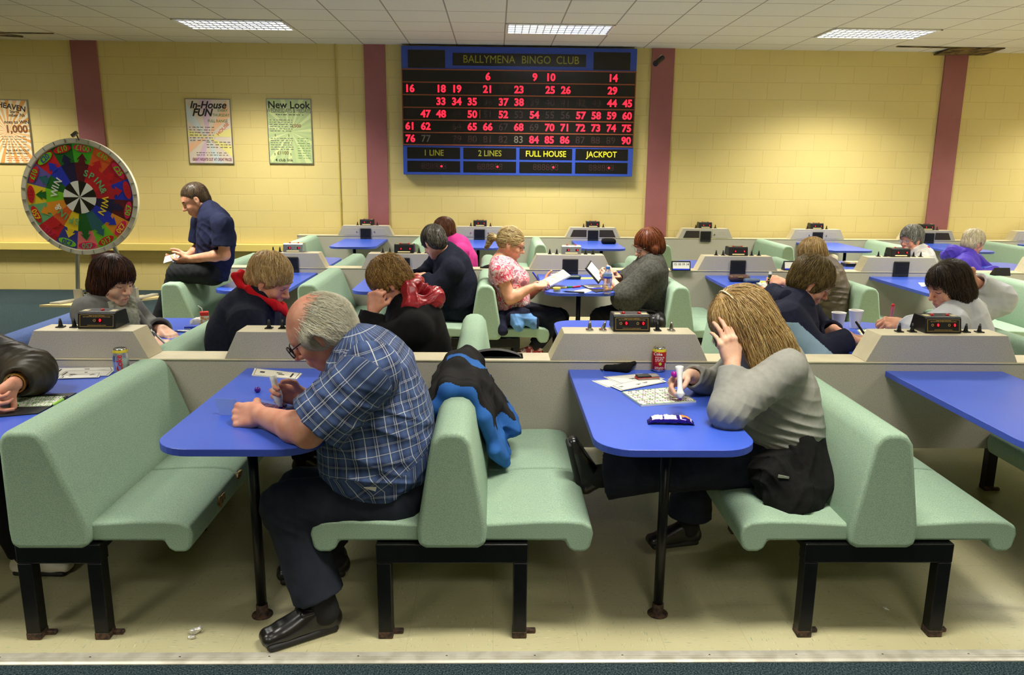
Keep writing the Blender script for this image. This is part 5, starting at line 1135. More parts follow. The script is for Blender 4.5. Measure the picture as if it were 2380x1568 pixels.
# 14 --- pale grey jacket
o14, H14, J14 = person('woman with dark shoulder length hair in a pale grey jacket holding a red marker', -1, 4.25, (2203, 664, 4.22), (-.90, -.16, -.36),
    [((2240, 900), .17, .13), ((2238, 840), .17, .13), ((2234, 775), .17, .13), ((2228, 728), .145, .105), ((2222, 704), .07, .062)],
    [(2205, 752, 4.05), (2268, 722, 4.46)], [(2150, 778, 4.0), (2318, 696, 4.50)], [(2098, 752, 4.1), (2262, 652, 4.42)],
    [((-.92, .12, .02), (.05, .65, -.75), 'pen'), ((-.7, -.2, .1), (-.2, -1, 0), 'relax')],
    dict(m=cloth('pale_grey_nylon', (196, 198, 202), (182, 184, 188), 9, .6), t=.02, ease=.034, cuff=.018, sleeve=(1.9, 1.88), fold=(.010, 20, 141), name='jacket', elamp=.012, collar=(.03, .03), gap=.02), h=.0055,
    hair_=dict(prims=[('e', (-.014, 0, .038), (.112, .092, .104)), ('e', (-.05, 0, -.03), (.075, .09, .10), .03), ('e', (.12, 0, -.05), (.078, .098, .10), .012, 's'), ('k', (-.02, .065, -.04), (-.0, .085, -.16), .045, .015, .03), ('k', (-.04, .02, -.06), (-.02, .03, -.19), .065, .022, .04), ('k', (-.03, -.05, -.06), (-.01, -.05, -.15), .05, .02, .03)], m=hair_mat('hair_dark_brown2', (24, 18, 12), (52, 40, 28), (92, 74, 54)), n=2000, src=(.02, -.02, .15), grav=.8, length=.20, width=.0018, lift=.004, end_lift=.014, wave=.2, fringe=.022))
# 15 --- white jacket
o15, H15, J15 = person('older woman with grey hair and glasses in a white jacket at the right', -1, 7.7, (2118, 556, 7.7), (-.88, -.38, -.14),
    [((2142, 690), .17, .13), ((2142, 655), .17, .13), ((2140, 622), .165, .125), ((2136, 596), .14, .10), ((2132, 584), .068, .06)],
    [(2142, 606, 7.5), (2118, 600, 7.9)], [(2118, 640, 7.45), (2085, 625, 7.9)], [(2075, 622, 7.5), (2060, 620, 7.8)],
    [((-.9, .1, -.1), (0, .2, -1), 'pen'), None], dict(m=cloth('white_fleece', (228, 226, 222)), t=.018, ease=.024, sleeve=1.9, fold=(.007, 20, 151), name='jacket'), skin=M_SKINR, h=.008,
    hair_=dict(prims=shortcut(.012), m=hair_mat('hair_iron_grey', (70, 70, 64), (124, 122, 112), (190, 188, 178)), n=900, src=(-.03, 0, .14), length=.06, width=.0024, lift=.004, wave=.3, fold=(.006, 60, 3)))
glasses(o15, H15, M_CHROME, .024, .014, .0016)
nb = J15['nb']; garment('collar', o15, [(nb+A_(.06, -.07, .04), nb+A_(-.06, -.09, -.03), .022, .02, .02), (nb+A_(-.06, -.09, -.03), nb+A_(-.11, -.02, -.07), .02, .02, .02), (nb+A_(.0, .09, .03), nb+A_(-.11, .02, -.06), .022, .02, .02)], cloth('rose_collar', (190, 64, 92)), .006)
# 16 --- purple coat
M_PURC = cloth('purple_nylon', (86, 66, 190), (70, 52, 166), 9, .6)
o16, H16, J16 = person('older person with white hair in a purple hooded coat, facing right at the far right', 1, 7.7, (2262, 564, 7.7), (.84, .22, -.30),
    [((2235, 710), .18, .14), ((2236, 670), .18, .14), ((2238, 634), .175, .135), ((2240, 606), .15, .105), ((2244, 590), .07, .062)],
    [(2240, 616, 7.5), (2262, 608, 7.9)], [(2275, 648, 7.46), (2300, 640, 7.95)], [(2322, 628, 7.5), (2325, 628, 7.8)],
    [((.9, .1, -.05), (0, .2, -1), 'pen'), None], dict(m=M_PURC, t=.022, ease=.028, sleeve=1.9, fold=(.009, 20, 161), name='coat'), skin=M_SKINR, h=.008,
    hair_=dict(prims=shortcut(.006), m=hair_mat('hair_ivory', (176, 160, 120), (222, 210, 176), (240, 234, 212)), n=900, src=(-.03, 0, .14), length=.05, width=.0024, lift=.004, wave=.5, fold=(.006, 70, 3)))
nb = J16['nb']; garment('hood', o16, [(nb+A_(-.02, -.10, .0), nb+A_(-.14, -.04, .03), .04, .05, .03), (nb+A_(-.14, -.04, .03), nb+A_(-.10, .09, .04), .05, .042, .03), (nb+A_(-.16, -.02, .0), nb+A_(-.18, .04, -.02), .05, .05, .04)], M_PURC, .007, (.010, 40, 16))
for q in list(bpy.data.objects):
    if q.name.split('.')[0] == 'person': pass
# ------------------------------------------------------------------ things on the tables and seats
TZ = .7403
def quad(pts, z, name, label, cat, m, th=.0012, marks=(), m2=None, group=None, lift=0):
    P = [Zp(x, y, z)[:2] for x, y in pts]; c = sum(P)/4
    t = thing(name, label, cat, (c[0], c[1], z), group=group); Q = [p-c for p in P]
    MB().prism([tuple(q) for q in Q], 2, lift, lift+th).build('sheet', m, t)
    if marks:
        b = MB(); B_ = lambda u, v: Q[0]*(1-u)*(1-v)+Q[1]*u*(1-v)+Q[2]*u*v+Q[3]*(1-u)*v
        for mk in marks:
            u0, u1, v0, v1 = mk[:4]; b.prism([tuple(B_(*k)) for k in ((u0, v0), (u1, v0), (u1, v1), (u0, v1))], 2, lift+th, lift+th+.0004, mk[4] if len(mk) > 4 else 0)
        b.build('print', m2 or [M_INK], t)
    return t
def pmarks(seed, k=1): 
    r = random.Random(seed); o = []
    for i in range(3*k):
        u = r.uniform(.08, .8); v = r.uniform(.15, .8); o.append((u, u+r.uniform(.06, .14), v, v+.05)); o.append((u+.02, u+r.uniform(.05, .1), v+.09, v+.13))
    return o+[(.05, .95, .04, .055), (.05, .95, .945, .96), (.04, .05, .04, .96), (.95, .96, .04, .96)]
def gridmarks(seed, nx, ny, dens=.6):
    r = random.Random(seed); o = []
    for i in range(nx+1): o.append((i/nx*.98, i/nx*.98+.012, 0, 1, 0))
    for j in range(ny+1): o.append((0, 1, j/ny*.97, j/ny*.97+.02, 0))
    for i in range(nx*3):
        for j in range(ny*3):
            if r.random() < dens:
                u, v = (i+.3)/(nx*3), (j+.25)/(ny*3); o.append((u, u+.5/(nx*3), v, v+.45/(ny*3), r.choice((1, 1, 2, 3))))
    return o
M_GPR = mat('green_print', (120, 176, 70), .6); M_PPR = mat('purple_dab', (150, 50, 150), .6); M_WPR = mat('plum_dab', (110, 40, 84), .6); M_GDAB = mat('green_dab', (60, 140, 60), .6)
M_YEL = mat('yellow_card', (236, 216, 96), .6); M_GRN = mat('green_pen', (40, 150, 50), .4); M_BLP = mat('blue_pen', (30, 50, 200), .4); M_DWHITE = mat('white_dauber_plastic', (226, 226, 222), .35)
# man's table
quad([(592, 857), (702, 869), (690, 882), (585, 873)], TZ, 'bingo_ticket', "pale ticket pad at the far end of the checked shirt man's table", 'ticket', mat('cream_ticket', (232, 226, 206), .6), .004, [(.82, .86, .2, .85), (.5, .62, .3, .4), (.55, .68, .5, .6), (.15, .25, .35, .55)]+pmarks(2)[-4:])
p = Zp(599, 911, TZ); t = thing('dauber_cap', 'shiny purple dauber cap lying on the table by the checked shirt man', 'cap', p)
MB().lathe([(.001, 0), (.008, .0008), (.0125, .006), (.0125, .014), (.009, .021), (.001, .0235)], n=20).build('cap', mat('purple_gloss', (70, 16, 130), .15), t, smooth=True)
def dauber(top, bot, prof, label, m=M_DWHITE, capm=None, nib=None):
    a, b = A_(*top), A_(*bot); ax = unit(b-a); ln = np.linalg.norm(b-a); s1 = unit(np.cross(ax, (0, 1, .1))); R_ = np.column_stack((s1, np.cross(ax, s1), ax))
    t = thing('bingo_dauber', label, 'marker', b, group='bingo daubers and pens')
    MB().lathe([(r, h*ln) for r, h in prof], a-b, 18, R=R_).build('bottle', m, t, smooth=True)
    e = prof[-1][0]
    MB().lathe([(e*.95, 0), (e*.9, .008), (e*.5, .012)], 0*a-ax*.0085, 12, R=R_).build('nib', nib or M_PPR, t)
    if capm: MB().lathe([(prof[0][0]*1.05, -.002), (prof[0][0]*1.05, .02)], a-b, 12, R=R_).build('end_cap', capm, t)
    return t
dauber(W(634, 874, 2.925), W(652, 946, 2.885), [(.0135, 0), (.0125, .18), (.012, .3), (.0175, .52), (.0185, .66), (.0145, .83), (.009, .93), (.0075, 1)], 'white bingo dauber in the hand of the checked shirt man', nib=mat('blue_nib', (60, 60, 190), .6))
t = thing('bingo_book', 'bingo book with a blue cover bent upright under the fist of the checked shirt man', 'book', Zp(560, 962, TZ)); o_ = A_(*t.location)
a = Zp(512, 964, TZ); b_ = Zp(560, 966, TZ); up = A_(-.022, .01, .062)
M_BCOV = mat('blue_book_cover', (96, 124, 214), .5); M_BINN = mat('light_blue_page', (130, 156, 226), .5)
MB().add([tuple(x-o_) for x in (a, b_, b_+up, a+up, a+A_(0, .003, 0), b_+A_(0, .003, 0), b_+up+A_(0, .003, 0), a+up+A_(0, .003, 0))], [(0, 1, 2, 3), (4, 5, 6, 7), (0, 1, 5, 4), (2, 3, 7, 6), (0, 3, 7, 4), (1, 2, 6, 5)], [1, 0, 0, 0, 0, 0]).build('cover', [M_BCOV, M_BINN], t)
e0 = Zp(592, 952, TZ); e1 = Zp(660, 968, TZ); e2 = Zp(668, 946, TZ); e3 = Zp(598, 934, TZ)
pg = MB().prism([tuple((x-o_)[:2]) for x in (e0, e1, e2, e3)], 2, .0, .012, 0, 1).build('pages', [M_BCOV, M_WHITE], t)
MB().prism([tuple((x-o_)[:2]) for x in (e0*.9+e2*.1, e1*.9+e3*.1, e1*.3+e2*.7, e0*.3+e3*.7)], 2, .012, .013).build('printed_page', mat('magenta_print', (170, 90, 110), .6, var=(120, (40, 44, 110), .45, .55)), t)
# woman's table
pts = [[(1375, 885), (1465, 878), (1520, 893), (1410, 900)], [(1402, 876), (1492, 868), (1545, 880), (1440, 892)], [(1418, 897), (1520, 873), (1549, 887), (1443, 908)]]
for i, q in enumerate(pts): quad(q, TZ+.0015*i, 'paper_slip', ('leftmost white paper slip of the fan under the phone', 'white paper slip at the back of the fan under the phone', 'white paper slip on top of the fan under the phone')[i], 'paper', M_WHITE, .0012, pmarks(10+i, 1), group='paper slips by the phone')
c = Zp(1504, 879, .7446); t = thing('mobile_phone', 'red and black mobile phone lying on the paper slips', 'phone', c, math.radians(12))
MB().box(-.052, .052, -.023, .023, .001, .009).build('lower_case', M_RED, t, bevel=.003); MB().box(-.05, .012, -.0215, .0215, .009, .018).build('screen_half', M_BPLAS, t, bevel=.004); MB().box(.012, .05, -.0215, .0215, .009, .017).build('keypad', M_STEEL, t, bevel=.003); MB().box(-.051, .051, -.0235, -.021, .003, .0075).build('side_band', M_STEEL, t)
c = Zp(1530, 862, TZ)
def can(c, label, body, rim, extra):
    t = thing('drinks_can', label, 'can', c)
    MB().lathe([(.024, 0), (.027, .003), (.0328, .012, 1), (.0328, .097, 2), (.0315, .103, 2), (.028, .109, 0), (.0275, .114, 0), (.0255, .115, 0), (.0245, .111, 0), (.001, .1105, 0)], n=28).build('can_body', [M_CHROME, body, rim], t, smooth=True)
    MB().box(-.007, .009, -.010, .010, .111, .1135).build('ring_pull', M_CHROME, t); extra(t); return t
def on_can(t, ang, z, s, size, m, vert=False, sx=1, bold=.01, r=.0333):
    n = A_(math.sin(ang), -math.cos(ang), 0); tx = A_(math.cos(ang), math.sin(ang), 0)
    return text(s, size, m, 'lettering', t, n*r+A_(0, 0, z), (0, 0, 1) if vert else tx, -tx if vert else (0, 0, 1), bold, .0004, sx)
def red_extra(t):
    on_can(t, -.35, .088, 'Coke', .018, M_WHITE, bold=.02)
    b = MB(); r = random.Random(4)
    for z in (.074, .070, .064, .060, .054, .026, .022, .017):
        a = -.75
        while a < .45:
            da = r.uniform(.08, .3); n = A_(math.sin(a+da/2), -math.cos(a+da/2), 0); b.obox(n*.0331+A_(0, 0, z), A_(n[1], -n[0], 0)*.0331*da/2, n*.0004, (0, 0, .0009)); a += da+r.uniform(.05, .15)
    for i in range(9): n = A_(math.sin(.95), -math.cos(.95), 0); b.obox(n*.0331+A_(0, 0, .018+.003*i), A_(n[1], -n[0], 0)*.006, n*.0004, (0, 0, .0009))
    b.build('small_print', M_WHITE, t); n = A_(0, -1, 0); MB().lathe([(.007, 0), (.007, .001)], n*.0325+A_(0, 0, .042), 14, R=np.array(((1, 0, 0), (0, 0, -1), (0, 1, 0)))).build('lime_emblem', mat('lime_print', (190, 200, 60), .5), t)
can(c, 'red cola can standing at the partition on the grey sweater woman\'s table', mat('can_red', (190, 24, 30), .3, .35), mat('can_yellow', (220, 200, 60), .35, .3), red_extra)
def diet_extra(t):
    on_can(t, .25, .052, 'Coke', .036, M_RED, True, bold=.02, sx=.95); on_can(t, -.5, .072, 'Diet', .016, M_INK, True, bold=.01)
    b = MB(); 
    for i in range(8): a = -1.25+i*.12; n = A_(math.sin(a), -math.cos(a), 0); b.obox(n*.0329+A_(0, 0, .046), A_(n[1], -n[0], 0)*.0022, n*.0004, (0, 0, .034))
    b.build('blue_flash', mat('can_blue', (110, 136, 210), .35, .3), t)
c = Zp(284, 866, TZ); can(c, 'silver and blue diet cola can behind the tall left bench back', mat('can_silver', (196, 198, 204), .25, .7), mat('can_yellow', (220, 200, 60), .35, .3), diet_extra)
t = thing('spectacle_pouch', 'soft black spectacle pouch with a drawstring, by the partition on the right hand table', 'pouch', Zp(1440, 862, TZ)); o_ = A_(*t.location)
F = Field(); F.cap(Zp(1408, 860, TZ)+A_(0, 0, .011), Zp(1455, 862, TZ)+A_(0, 0, .016), .010, .016, .02, 'u', (0, 1, 0), .012, .02); F.cap(Zp(1450, 862, TZ)+A_(0, 0, .014), Zp(1474, 860, TZ)+A_(.0, .01, .034), .013, .010, .02, 'u', (0, 1, 0), .02, .01); F.fold = (.004, 60, 3)
q = F.build('pouch_body', M_BLKC, None, .004); q.parent = t; q.location = -Vector(o_)
MB().tube([Zp(1412, 860, TZ)-o_+A_(0, 0, .01), Zp(1400, 861, TZ)-o_+A_(0, 0, .004), Zp(1394, 857, TZ)-o_+A_(0, 0, .003), Zp(1400, 862, TZ)-o_+A_(0, -.01, .003)], .002, 6).build('drawstring', M_BPLAS, t)
t = quad([(1445, 914), (1560, 903), (1618, 935), (1490, 945)], TZ, 'bingo_book', 'open bingo book with purple dabs and green ruling under the grey sweater woman\'s dauber', 'book', M_WHITE, .008, gridmarks(5, 7, 3, .62), [M_GPR, M_PPR, M_WPR, M_INK2])
dauber(W(1579, 852, 2.90), W(1581, 926, 2.83), [(.0165, 0), (.0155, .08), (.0105, .28), (.0095, .55), (.011, .74), (.0175, .85), (.017, .9), (.0085, .96), (.008, 1)], 'white flared bingo dauber in the hand of the woman in the grey sweater')
c = W(1567, 870, 3.03); MB().lathe([(.001, 0), (.010, .002), (.0125, .01), (.0125, .02), (.001, .026)], c-A_(0, 0, .012), 16).build('dauber_cap', mat('magenta_gloss', (170, 20, 150), .2), None, smooth=True); tag(bpy.data.objects['dauber_cap.001'] if 'dauber_cap.001' in bpy.data.objects else bpy.data.objects['dauber_cap'], 'magenta dauber cap held in the fingers of the woman in the grey sweater', 'cap')
# chocolate wrapper
c = Zp(1558, 983, TZ); t = thing('snack_packet', 'crumpled shiny purple snack packet near the front edge of the right hand table', 'packet', c, math.radians(-4)); b = MB(); n, k = 26, 12; vs = []; ms = []
rg = np.random.default_rng(3)
for i in range(n+1):
    u = i/n; th = (1-abs(2*u-1)**6); x = -.083+.166*u
    for j in range(k):
        a = 2*math.pi*j/k; w_ = .026*(1-.08*(1-th)); hgt = .013*th+.0012
        vs.append((x+.004*math.sin(j*2+i*.1)*(1-th), w_*math.cos(a)*(1+.06*math.sin(i*1.3+j)), hgt+.002+hgt*math.sin(a)*(1+.10*math.sin(i*.9+j*2))+.0012*rg.normal()*(math.sin(a) > 0)))
fs = [(i*k+j, i*k+(j+1) % k, (i+1)*k+(j+1) % k, (i+1)*k+j) for i in range(n) for j in range(k)]+[tuple(range(k)), tuple(range(n*k, n*k+k))]
for i in range(n):
    for j in range(k):
        m_ = 0
        if 1 <= j <= 4 and 2 <= i < 8: m_ = 1
        if 2 <= j <= 4 and 8 < i < 16: m_ = 1
        if 2 <= j <= 4 and i in (18, 24): m_ = 1
        if 2 <= j <= 3 and 19 <= i < 24: m_ = 2
        ms.append(m_)
b.add(vs, fs, ms+[0, 0]); b.build('wrapper', [mat('purple_foil', (46, 22, 130), .22, .35), mat('wrapper_white', (222, 216, 220), .3), mat('wrapper_orange', (222, 140, 60), .3)], t, smooth=True)
# left table
for i, q in enumerate([[(135, 855), (262, 853), (268, 862), (112, 872)], [(150, 862), (268, 859), (252, 873), (128, 876)], [(140, 874), (236, 866), (230, 877), (134, 880)]]):
    quad(q, TZ+.0015*i, 'paper_slip', ('backmost white paper slip beside the silver can', 'middle white paper slip beside the silver can', 'frontmost white paper slip beside the silver can')[i], 'paper', M_WHITE, .0012, [(.08, .11, .2, .8)]+pmarks(20+i), group='paper slips by the silver can')
quad([(-60, 925), (178, 914), (88, 962), (-60, 975)], TZ, 'folder', 'black card folder under the green bingo sheet on the far left table', 'folder', M_BPLAS2, .004)
quad([(30, 924), (150, 920), (122, 943), (26, 946)], TZ+.0045, 'bingo_sheet', 'white and green bingo sheet on the black folder at far left', 'ticket', M_WHITE, .001, gridmarks(9, 6, 3, .5), [M_GPR, M_GDAB, M_INK2, M_GDAB])
def pen(p0, p1, r, label, m, tipm=None, capm=None, name='pen'):
    p0, p1 = A_(*p0), A_(*p1); d = p1-p0; t = thing(name, label, 'pen', p0, group='bingo daubers and pens')
    MB().tube([0*d, d*.08, d*.3, d*.98, d], [r*.6, r, r, r, r*.7], 10).build('barrel', m, t, smooth=True)
    MB().tube([-d*.1, 0*d], [r*.2, r*.55], 8).build('tip', tipm or m, t)
    if capm: MB().tube([d*.72, d*1.01], r*1.12, 10).build('pen_cap', capm, t, smooth=True)
    return t
pen(Zp(122, 941, TZ+.012), Zp(155, 923, TZ+.012), .006, 'pale green pen with black ends lying on the bingo sheet at far left', mat('pale_green_pen', (160, 210, 80), .4), M_BPLAS, M_BPLAS)
pen(Zp(41, 941, TZ+.008), W(-12, 902, 2.92), .0065, 'green felt pen in the hand at the left edge', M_GRN, M_INK)
# grey coat woman's table
c = Zp(477, 757, TZ); t = thing('juice_carton', 'small orange and red juice carton with a bent white straw', 'carton', c, .4)
MB().box(-.024, .024, -.019, .019, 0, .062).build('carton_body', [mat('carton_orange', (226, 150, 60), .5, var=(60, (236, 226, 206), .45, .55))], t, bevel=.002, seg=1); MB().box(-.0245, .0245, -.0195, .0195, .062, .085).build('carton_top', mat('carton_red', (206, 40, 30), .5), t, bevel=.003, seg=1)
MB().tube([(-.008, 0, .06), (-.012, 0, .105), (-.032, 0, .122)], .003, 8).build('straw', M_WHITE, t)
c = Zp(447, 765, TZ); t = thing('cigarette_box', 'small blue box beside the juice carton', 'box', c, .25); MB().box(-.04, .045, -.026, .026, 0, .022, [0, 0, 0, 0, 0, 0]).build('carton', mat('box_blue', (36, 66, 170), .5), t, bevel=.002, seg=1); MB().box(-.0405, -.005, -.0265, .0265, .003, .010).build('white_panel', M_WHITE, t)
t = thing('crumpled_tissue', 'crumpled white paper bag behind the juice carton', 'tissue', Zp(462, 757, TZ)); F = Field(); F.cap((0, 0, .02), (.03, .02, .022), .024, .02, .02); F.cap((-.03, -.01, .012), (.0, .02, .02), .014, .02, .02); F.fold = (.012, 70, 2); F.build('paper', M_WHITE, t, .004)
pen(Zp(410, 769, TZ+.006), Zp(455, 770, TZ+.006), .006, 'silver pen lying on the table by the juice carton, farther one', M_STEEL, M_BPLAS)
pen(Zp(432, 778, TZ+.006), Zp(468, 770, TZ+.006), .006, 'white pen lying nearest the juice carton', M_WHITE, M_BPLAS)
quad([(388, 806), (402, 789), (428, 791), (418, 806)], TZ, 'bingo_sheet', 'cream bingo sheet under the hands of the woman in the grey coat', 'ticket', mat('cream_ticket', (232, 226, 206), .6), .002, gridmarks(8, 3, 3), [M_INK2, M_INK2, M_GPR, M_INK2])
q = J4['wr'][0]; pen(q+A_(.11, .0, -.035), q+A_(.02, -.02, .075), .0055, 'grey pen in the hand of the woman in the grey coat', M_STEEL, M_INK, M_STEEL)
# young man's booklet
c = W(404, 605, 6.2); t = thing('booklet', 'small open white booklet in the hands of the young man in the polo shirt', 'book', c)
for s, m_ in ((-1, M_WHITE), (1, mat('booklet_blue_print', (190, 194, 224), .6, var=(40, (60, 70, 170), .55, .62)))):
    MB().obox((s*.032, .0, .015), (.033, -.02*s, .01), (.012*s, .05, .02), (-.001, -.001, .002)).build('page', m_, t)
# cups and papers on the hoodie woman's table
for (x, y), s in (((1946, 768), 'left hand white foam cup on the blue table by the navy hoodie'), ((1986, 762), 'taller looking right hand white foam cup on the blue table by the navy hoodie')):
    t = thing('foam_cup', s, 'cup', Zp(x, y, TZ), group='white foam cups')
    MB().lathe([(.026, 0), (.0265, .002), (.040, .104), (.042, .106), (.042, .110), (.039, .110), (.038, .104), (.026, .006), (.001, .005)], n=24).build('cup', mat('foam_white', (234, 232, 226), .7), t, smooth=True)
quad([(1992, 768), (2060, 764), (2068, 772), (2010, 790)], TZ, 'bingo_book', 'bingo book with green edging under the red marker', 'book', M_WHITE, .006, gridmarks(31, 5, 3, .5), [M_GPR, M_YEL, M_INK2, M_PPR])
quad([(1984, 806), (1996, 786), (2022, 786), (2016, 812)], TZ, 'bingo_sheet', 'bingo sheet under the writing hand of the woman in the navy hoodie', 'ticket', M_WHITE, .003, gridmarks(33, 4, 3, .5), [M_YEL, M_INK2, M_INK2, M_GPR])
pen(Zp(2068, 757, TZ+.005), W(2076, 708, 4.12), .0095, 'thick red marker pen held by the woman in the pale grey jacket', mat('marker_red', (222, 40, 44), .35))
q = J13['wr'][0]; pen(q+A_(.12, .03, -.03), q+A_(.03, .03, .085), .006, 'black pen in the hand of the woman in the navy hoodie', M_BPLAS)
# middle row table
R2 = TZ
c = Zp(1411, 682, R2); t = thing('water_bottle', 'clear plastic water bottle with a blue cap and blue label band', 'bottle', c)
pm = mat('clear_bottle', (226, 236, 246), .08, trans=.9, alpha=.55)
MB().lathe([(.028, 0), (.033, .006), (.033, .02), (.0315, .05), (.033, .08), (.033, .135), (.026, .165), (.014, .185), (.0135, .19)], n=20).build('bottle_body', pm, t, smooth=True)
MB().lathe([(.0335, .118), (.0338, .12), (.0338, .128), (.0335, .13)], n=20).build('label_band', M_BLP, t); MB().lathe([(.0335, .131), (.0335, .155)], n=20).build('label', mat('label_blue', (130, 170, 226), .4, alpha=.7), t)
MB().lathe([(.0155, .187), (.016, .189), (.016, .205), (.014, .207), (.001, .2075)], n=16).build('bottle_cap', mat('cap_blue', (60, 120, 220), .4), t)
def slab(c, ax, ay, th, name, label, cat, m, kids=()):
    t = thing(name, label, cat, c); n = unit(np.cross(ax, ay)); MB().obox((0, 0, 0), ax, ay, n*th/2).build('cover', m, t, bevel=.002, seg=1)
    for (u, v, a, b, mm, nm) in kids: MB().obox(A_(*ax)*u+A_(*ay)*v+n*(th/2+.001), A_(*ax)*a, A_(*ay)*b, n*.0008).build(nm, mm, t)
    return t
a, b_ = W(1259, 664, 6.14), W(1318, 634, 6.18); slab((a+b_)/2, (b_-a)/2, A_(-.02, .10, .01), .014, 'bingo_book', 'thick folded bingo book held up by the woman in the pink floral top', 'book', M_WHITE, [(.1, 0, .8, .85, mat('page_cream', (226, 222, 196), .6, var=(60, (170, 176, 120), .5, .6)), 'printed_page')])
a, b_ = W(1366, 614, 6.22), W(1397, 650, 6.2); slab((a+b_)/2, (b_-a)/2, A_(.03, .09, .02), .012, 'clipboard', 'dark clipboard held up by the woman in the grey poncho', 'clipboard', M_BPLAS, [(0, 0, .85, .85, M_WHITE, 'paper')])
pen(W(1252, 652, 6.0), W(1238, 632, 5.98), .006, 'blue pen in the hand of the woman in the pink floral top', M_BLP); pen(W(1420, 634, 6.32), W(1440, 632, 6.35), .006, 'blue pen in the hand of the woman in the grey poncho', M_BLP)
t = quad([(1350, 664), (1432, 662), (1442, 674), (1384, 680)], R2, 'folder', 'open black folder with yellow and red cards beside the water bottle', 'folder', M_BPLAS, .006, [(.05, .55, .08, .45, 0), (.5, .95, .3, .7, 1), (.55, .98, .7, .9, 2), (.1, .6, .5, .62, 3)], [M_WHITE, M_YEL, M_RED, M_BLP])
quad([(1330, 677), (1360, 671), (1386, 673), (1362, 680)], R2, 'paper_slip', 'white paper slip at the front edge of the table with the water bottle', 'paper', M_WHITE, .0015, pmarks(41)); quad([(1276, 667), (1318, 666), (1318, 670), (1278, 671)], R2, 'paper_slip', 'narrow yellow paper strip beside the green marker', 'paper', M_YEL)
quad([(1346, 645), (1380, 644), (1382, 648), (1344, 649)], R2, 'paper_slip', 'small yellow paper slip under the speaker between the two women', 'paper', M_YEL)
pen(Zp(1318, 667, R2+.008), Zp(1332, 666, R2+.008), .007, 'short green marker on the table with the water bottle', M_GRN); pen(Zp(1349, 665, R2+.008), Zp(1331, 667, R2+.008), .007, 'short red marker on the table with the water bottle', M_RED)
pen(Zp(1312, 677, R2+.006), Zp(1358, 679, R2+.006), .006, 'long black pen at the front of the table with the water bottle', M_BPLAS)
c = Zp(1294, 678, R2); t = thing('sticky_tape', 'roll of sticky tape on a yellow holder on the table with the water bottle', 'tape', c); MB().lathe([(.016, 0), (.028, 0), (.028, .022), (.016, .022), (.016, 0)], n=20).build('roll', mat('tape_grey', (150, 150, 146), .4), t); MB().lathe([(.012, .022), (.029, .022), (.029, .034), (.012, .034), (.012, .022)], n=20).build('holder', M_YEL, t)
c = Zp(1331, 648, R2); t = thing('glasses_case', 'dark green glasses case under the speaker between the two women', 'case', c); F = Field(); F.cap((-.055, 0, .016), (.055, 0, .016), .0155, .0155, .01, 'u', (0, 1, 0), .02); F.build('case_shell', mat('dark_green_case', (22, 44, 36), .3), t, .005)
c = Zp(1290, 644, R2); t = thing('sweet_packet', 'crumpled pink and white packet near the floral top woman', 'packet', c); F = Field(); F.cap((-.03, 0, .012), (.03, 0, .016), .012, .012, .01, 'u', (0, 1, 0), .025); F.fold = (.006, 80, 2); F.build('wrapper', mat('pink_white_print', (226, 206, 200), .5, var=(40, (200, 70, 80), .5, .56)), t, .005)
# brown jacket person's table
c = Zp(1717, 654, R2); t = thing('coin_purse', 'brown purse under the speaker by the brown jacketed person', 'purse', c); F = Field(); F.cap((-.06, 0, .03), (.06, 0, .03), .03, .03, .01, 'u', (0, 1, 0), .01); F.build('purse_body', mat('brown_leather', (76, 48, 38), .5), t, .006); MB().box(-.02, .02, -.044, -.04, .04, .046).build('clasp', M_GOLD, t)
c = Zp(1748, 657, R2); t = thing('pencil_case', 'small blue grey pouch beside the brown purse', 'pouch', c); F = Field(); F.cap((-.05, 0, .018), (.05, .01, .02), .018, .014, .01, 'u', (0, 1, 0), .02); F.fold = (.006, 60, 2); F.build('pouch_body', mat('slate_nylon', (70, 90, 116), .6), t, .006)
quad([(1760, 652), (1784, 653), (1782, 658), (1762, 656)], R2, 'paper_slip', 'yellow paper strip behind the brown jacketed person\'s dauber', 'paper', M_YEL)
quad([(1754, 661), (1800, 658), (1812, 669), (1774, 674)], R2, 'folder', 'black folder with orange edged cards under the brown jacketed person\'s book', 'folder', M_BPLAS, .012, [(.02, .3, .6, .95, 0)], [mat('orange_card', (226, 120, 40), .6)])
quad([(1758, 658), (1796, 657), (1812, 667), (1776, 669)], R2+.0125, 'bingo_book', 'white bingo book on the black folder of the brown jacketed person', 'book', M_WHITE, .006, gridmarks(51, 4, 2, .4), [M_GPR, M_INK2, M_INK2, M_PPR])
dauber(W(1791, 632, 6.18), W(1786, 663, 6.16), [(.012, 0), (.012, .2), (.013, .22), (.013, .75), (.010, .85), (.009, 1)], 'black and yellow dauber with white ends held by the brown jacketed person', mat('dauber_black_yellow', (26, 26, 22), .4, var=(60, (200, 190, 60), .55, .6)), M_WHITE, M_WHITE)
quad([(2134, 657), (2160, 657), (2164, 664), (2142, 666)], R2, 'paper_slip', 'white paper on the blue table behind the woman in the pale grey jacket', 'paper', M_WHITE, .0015)
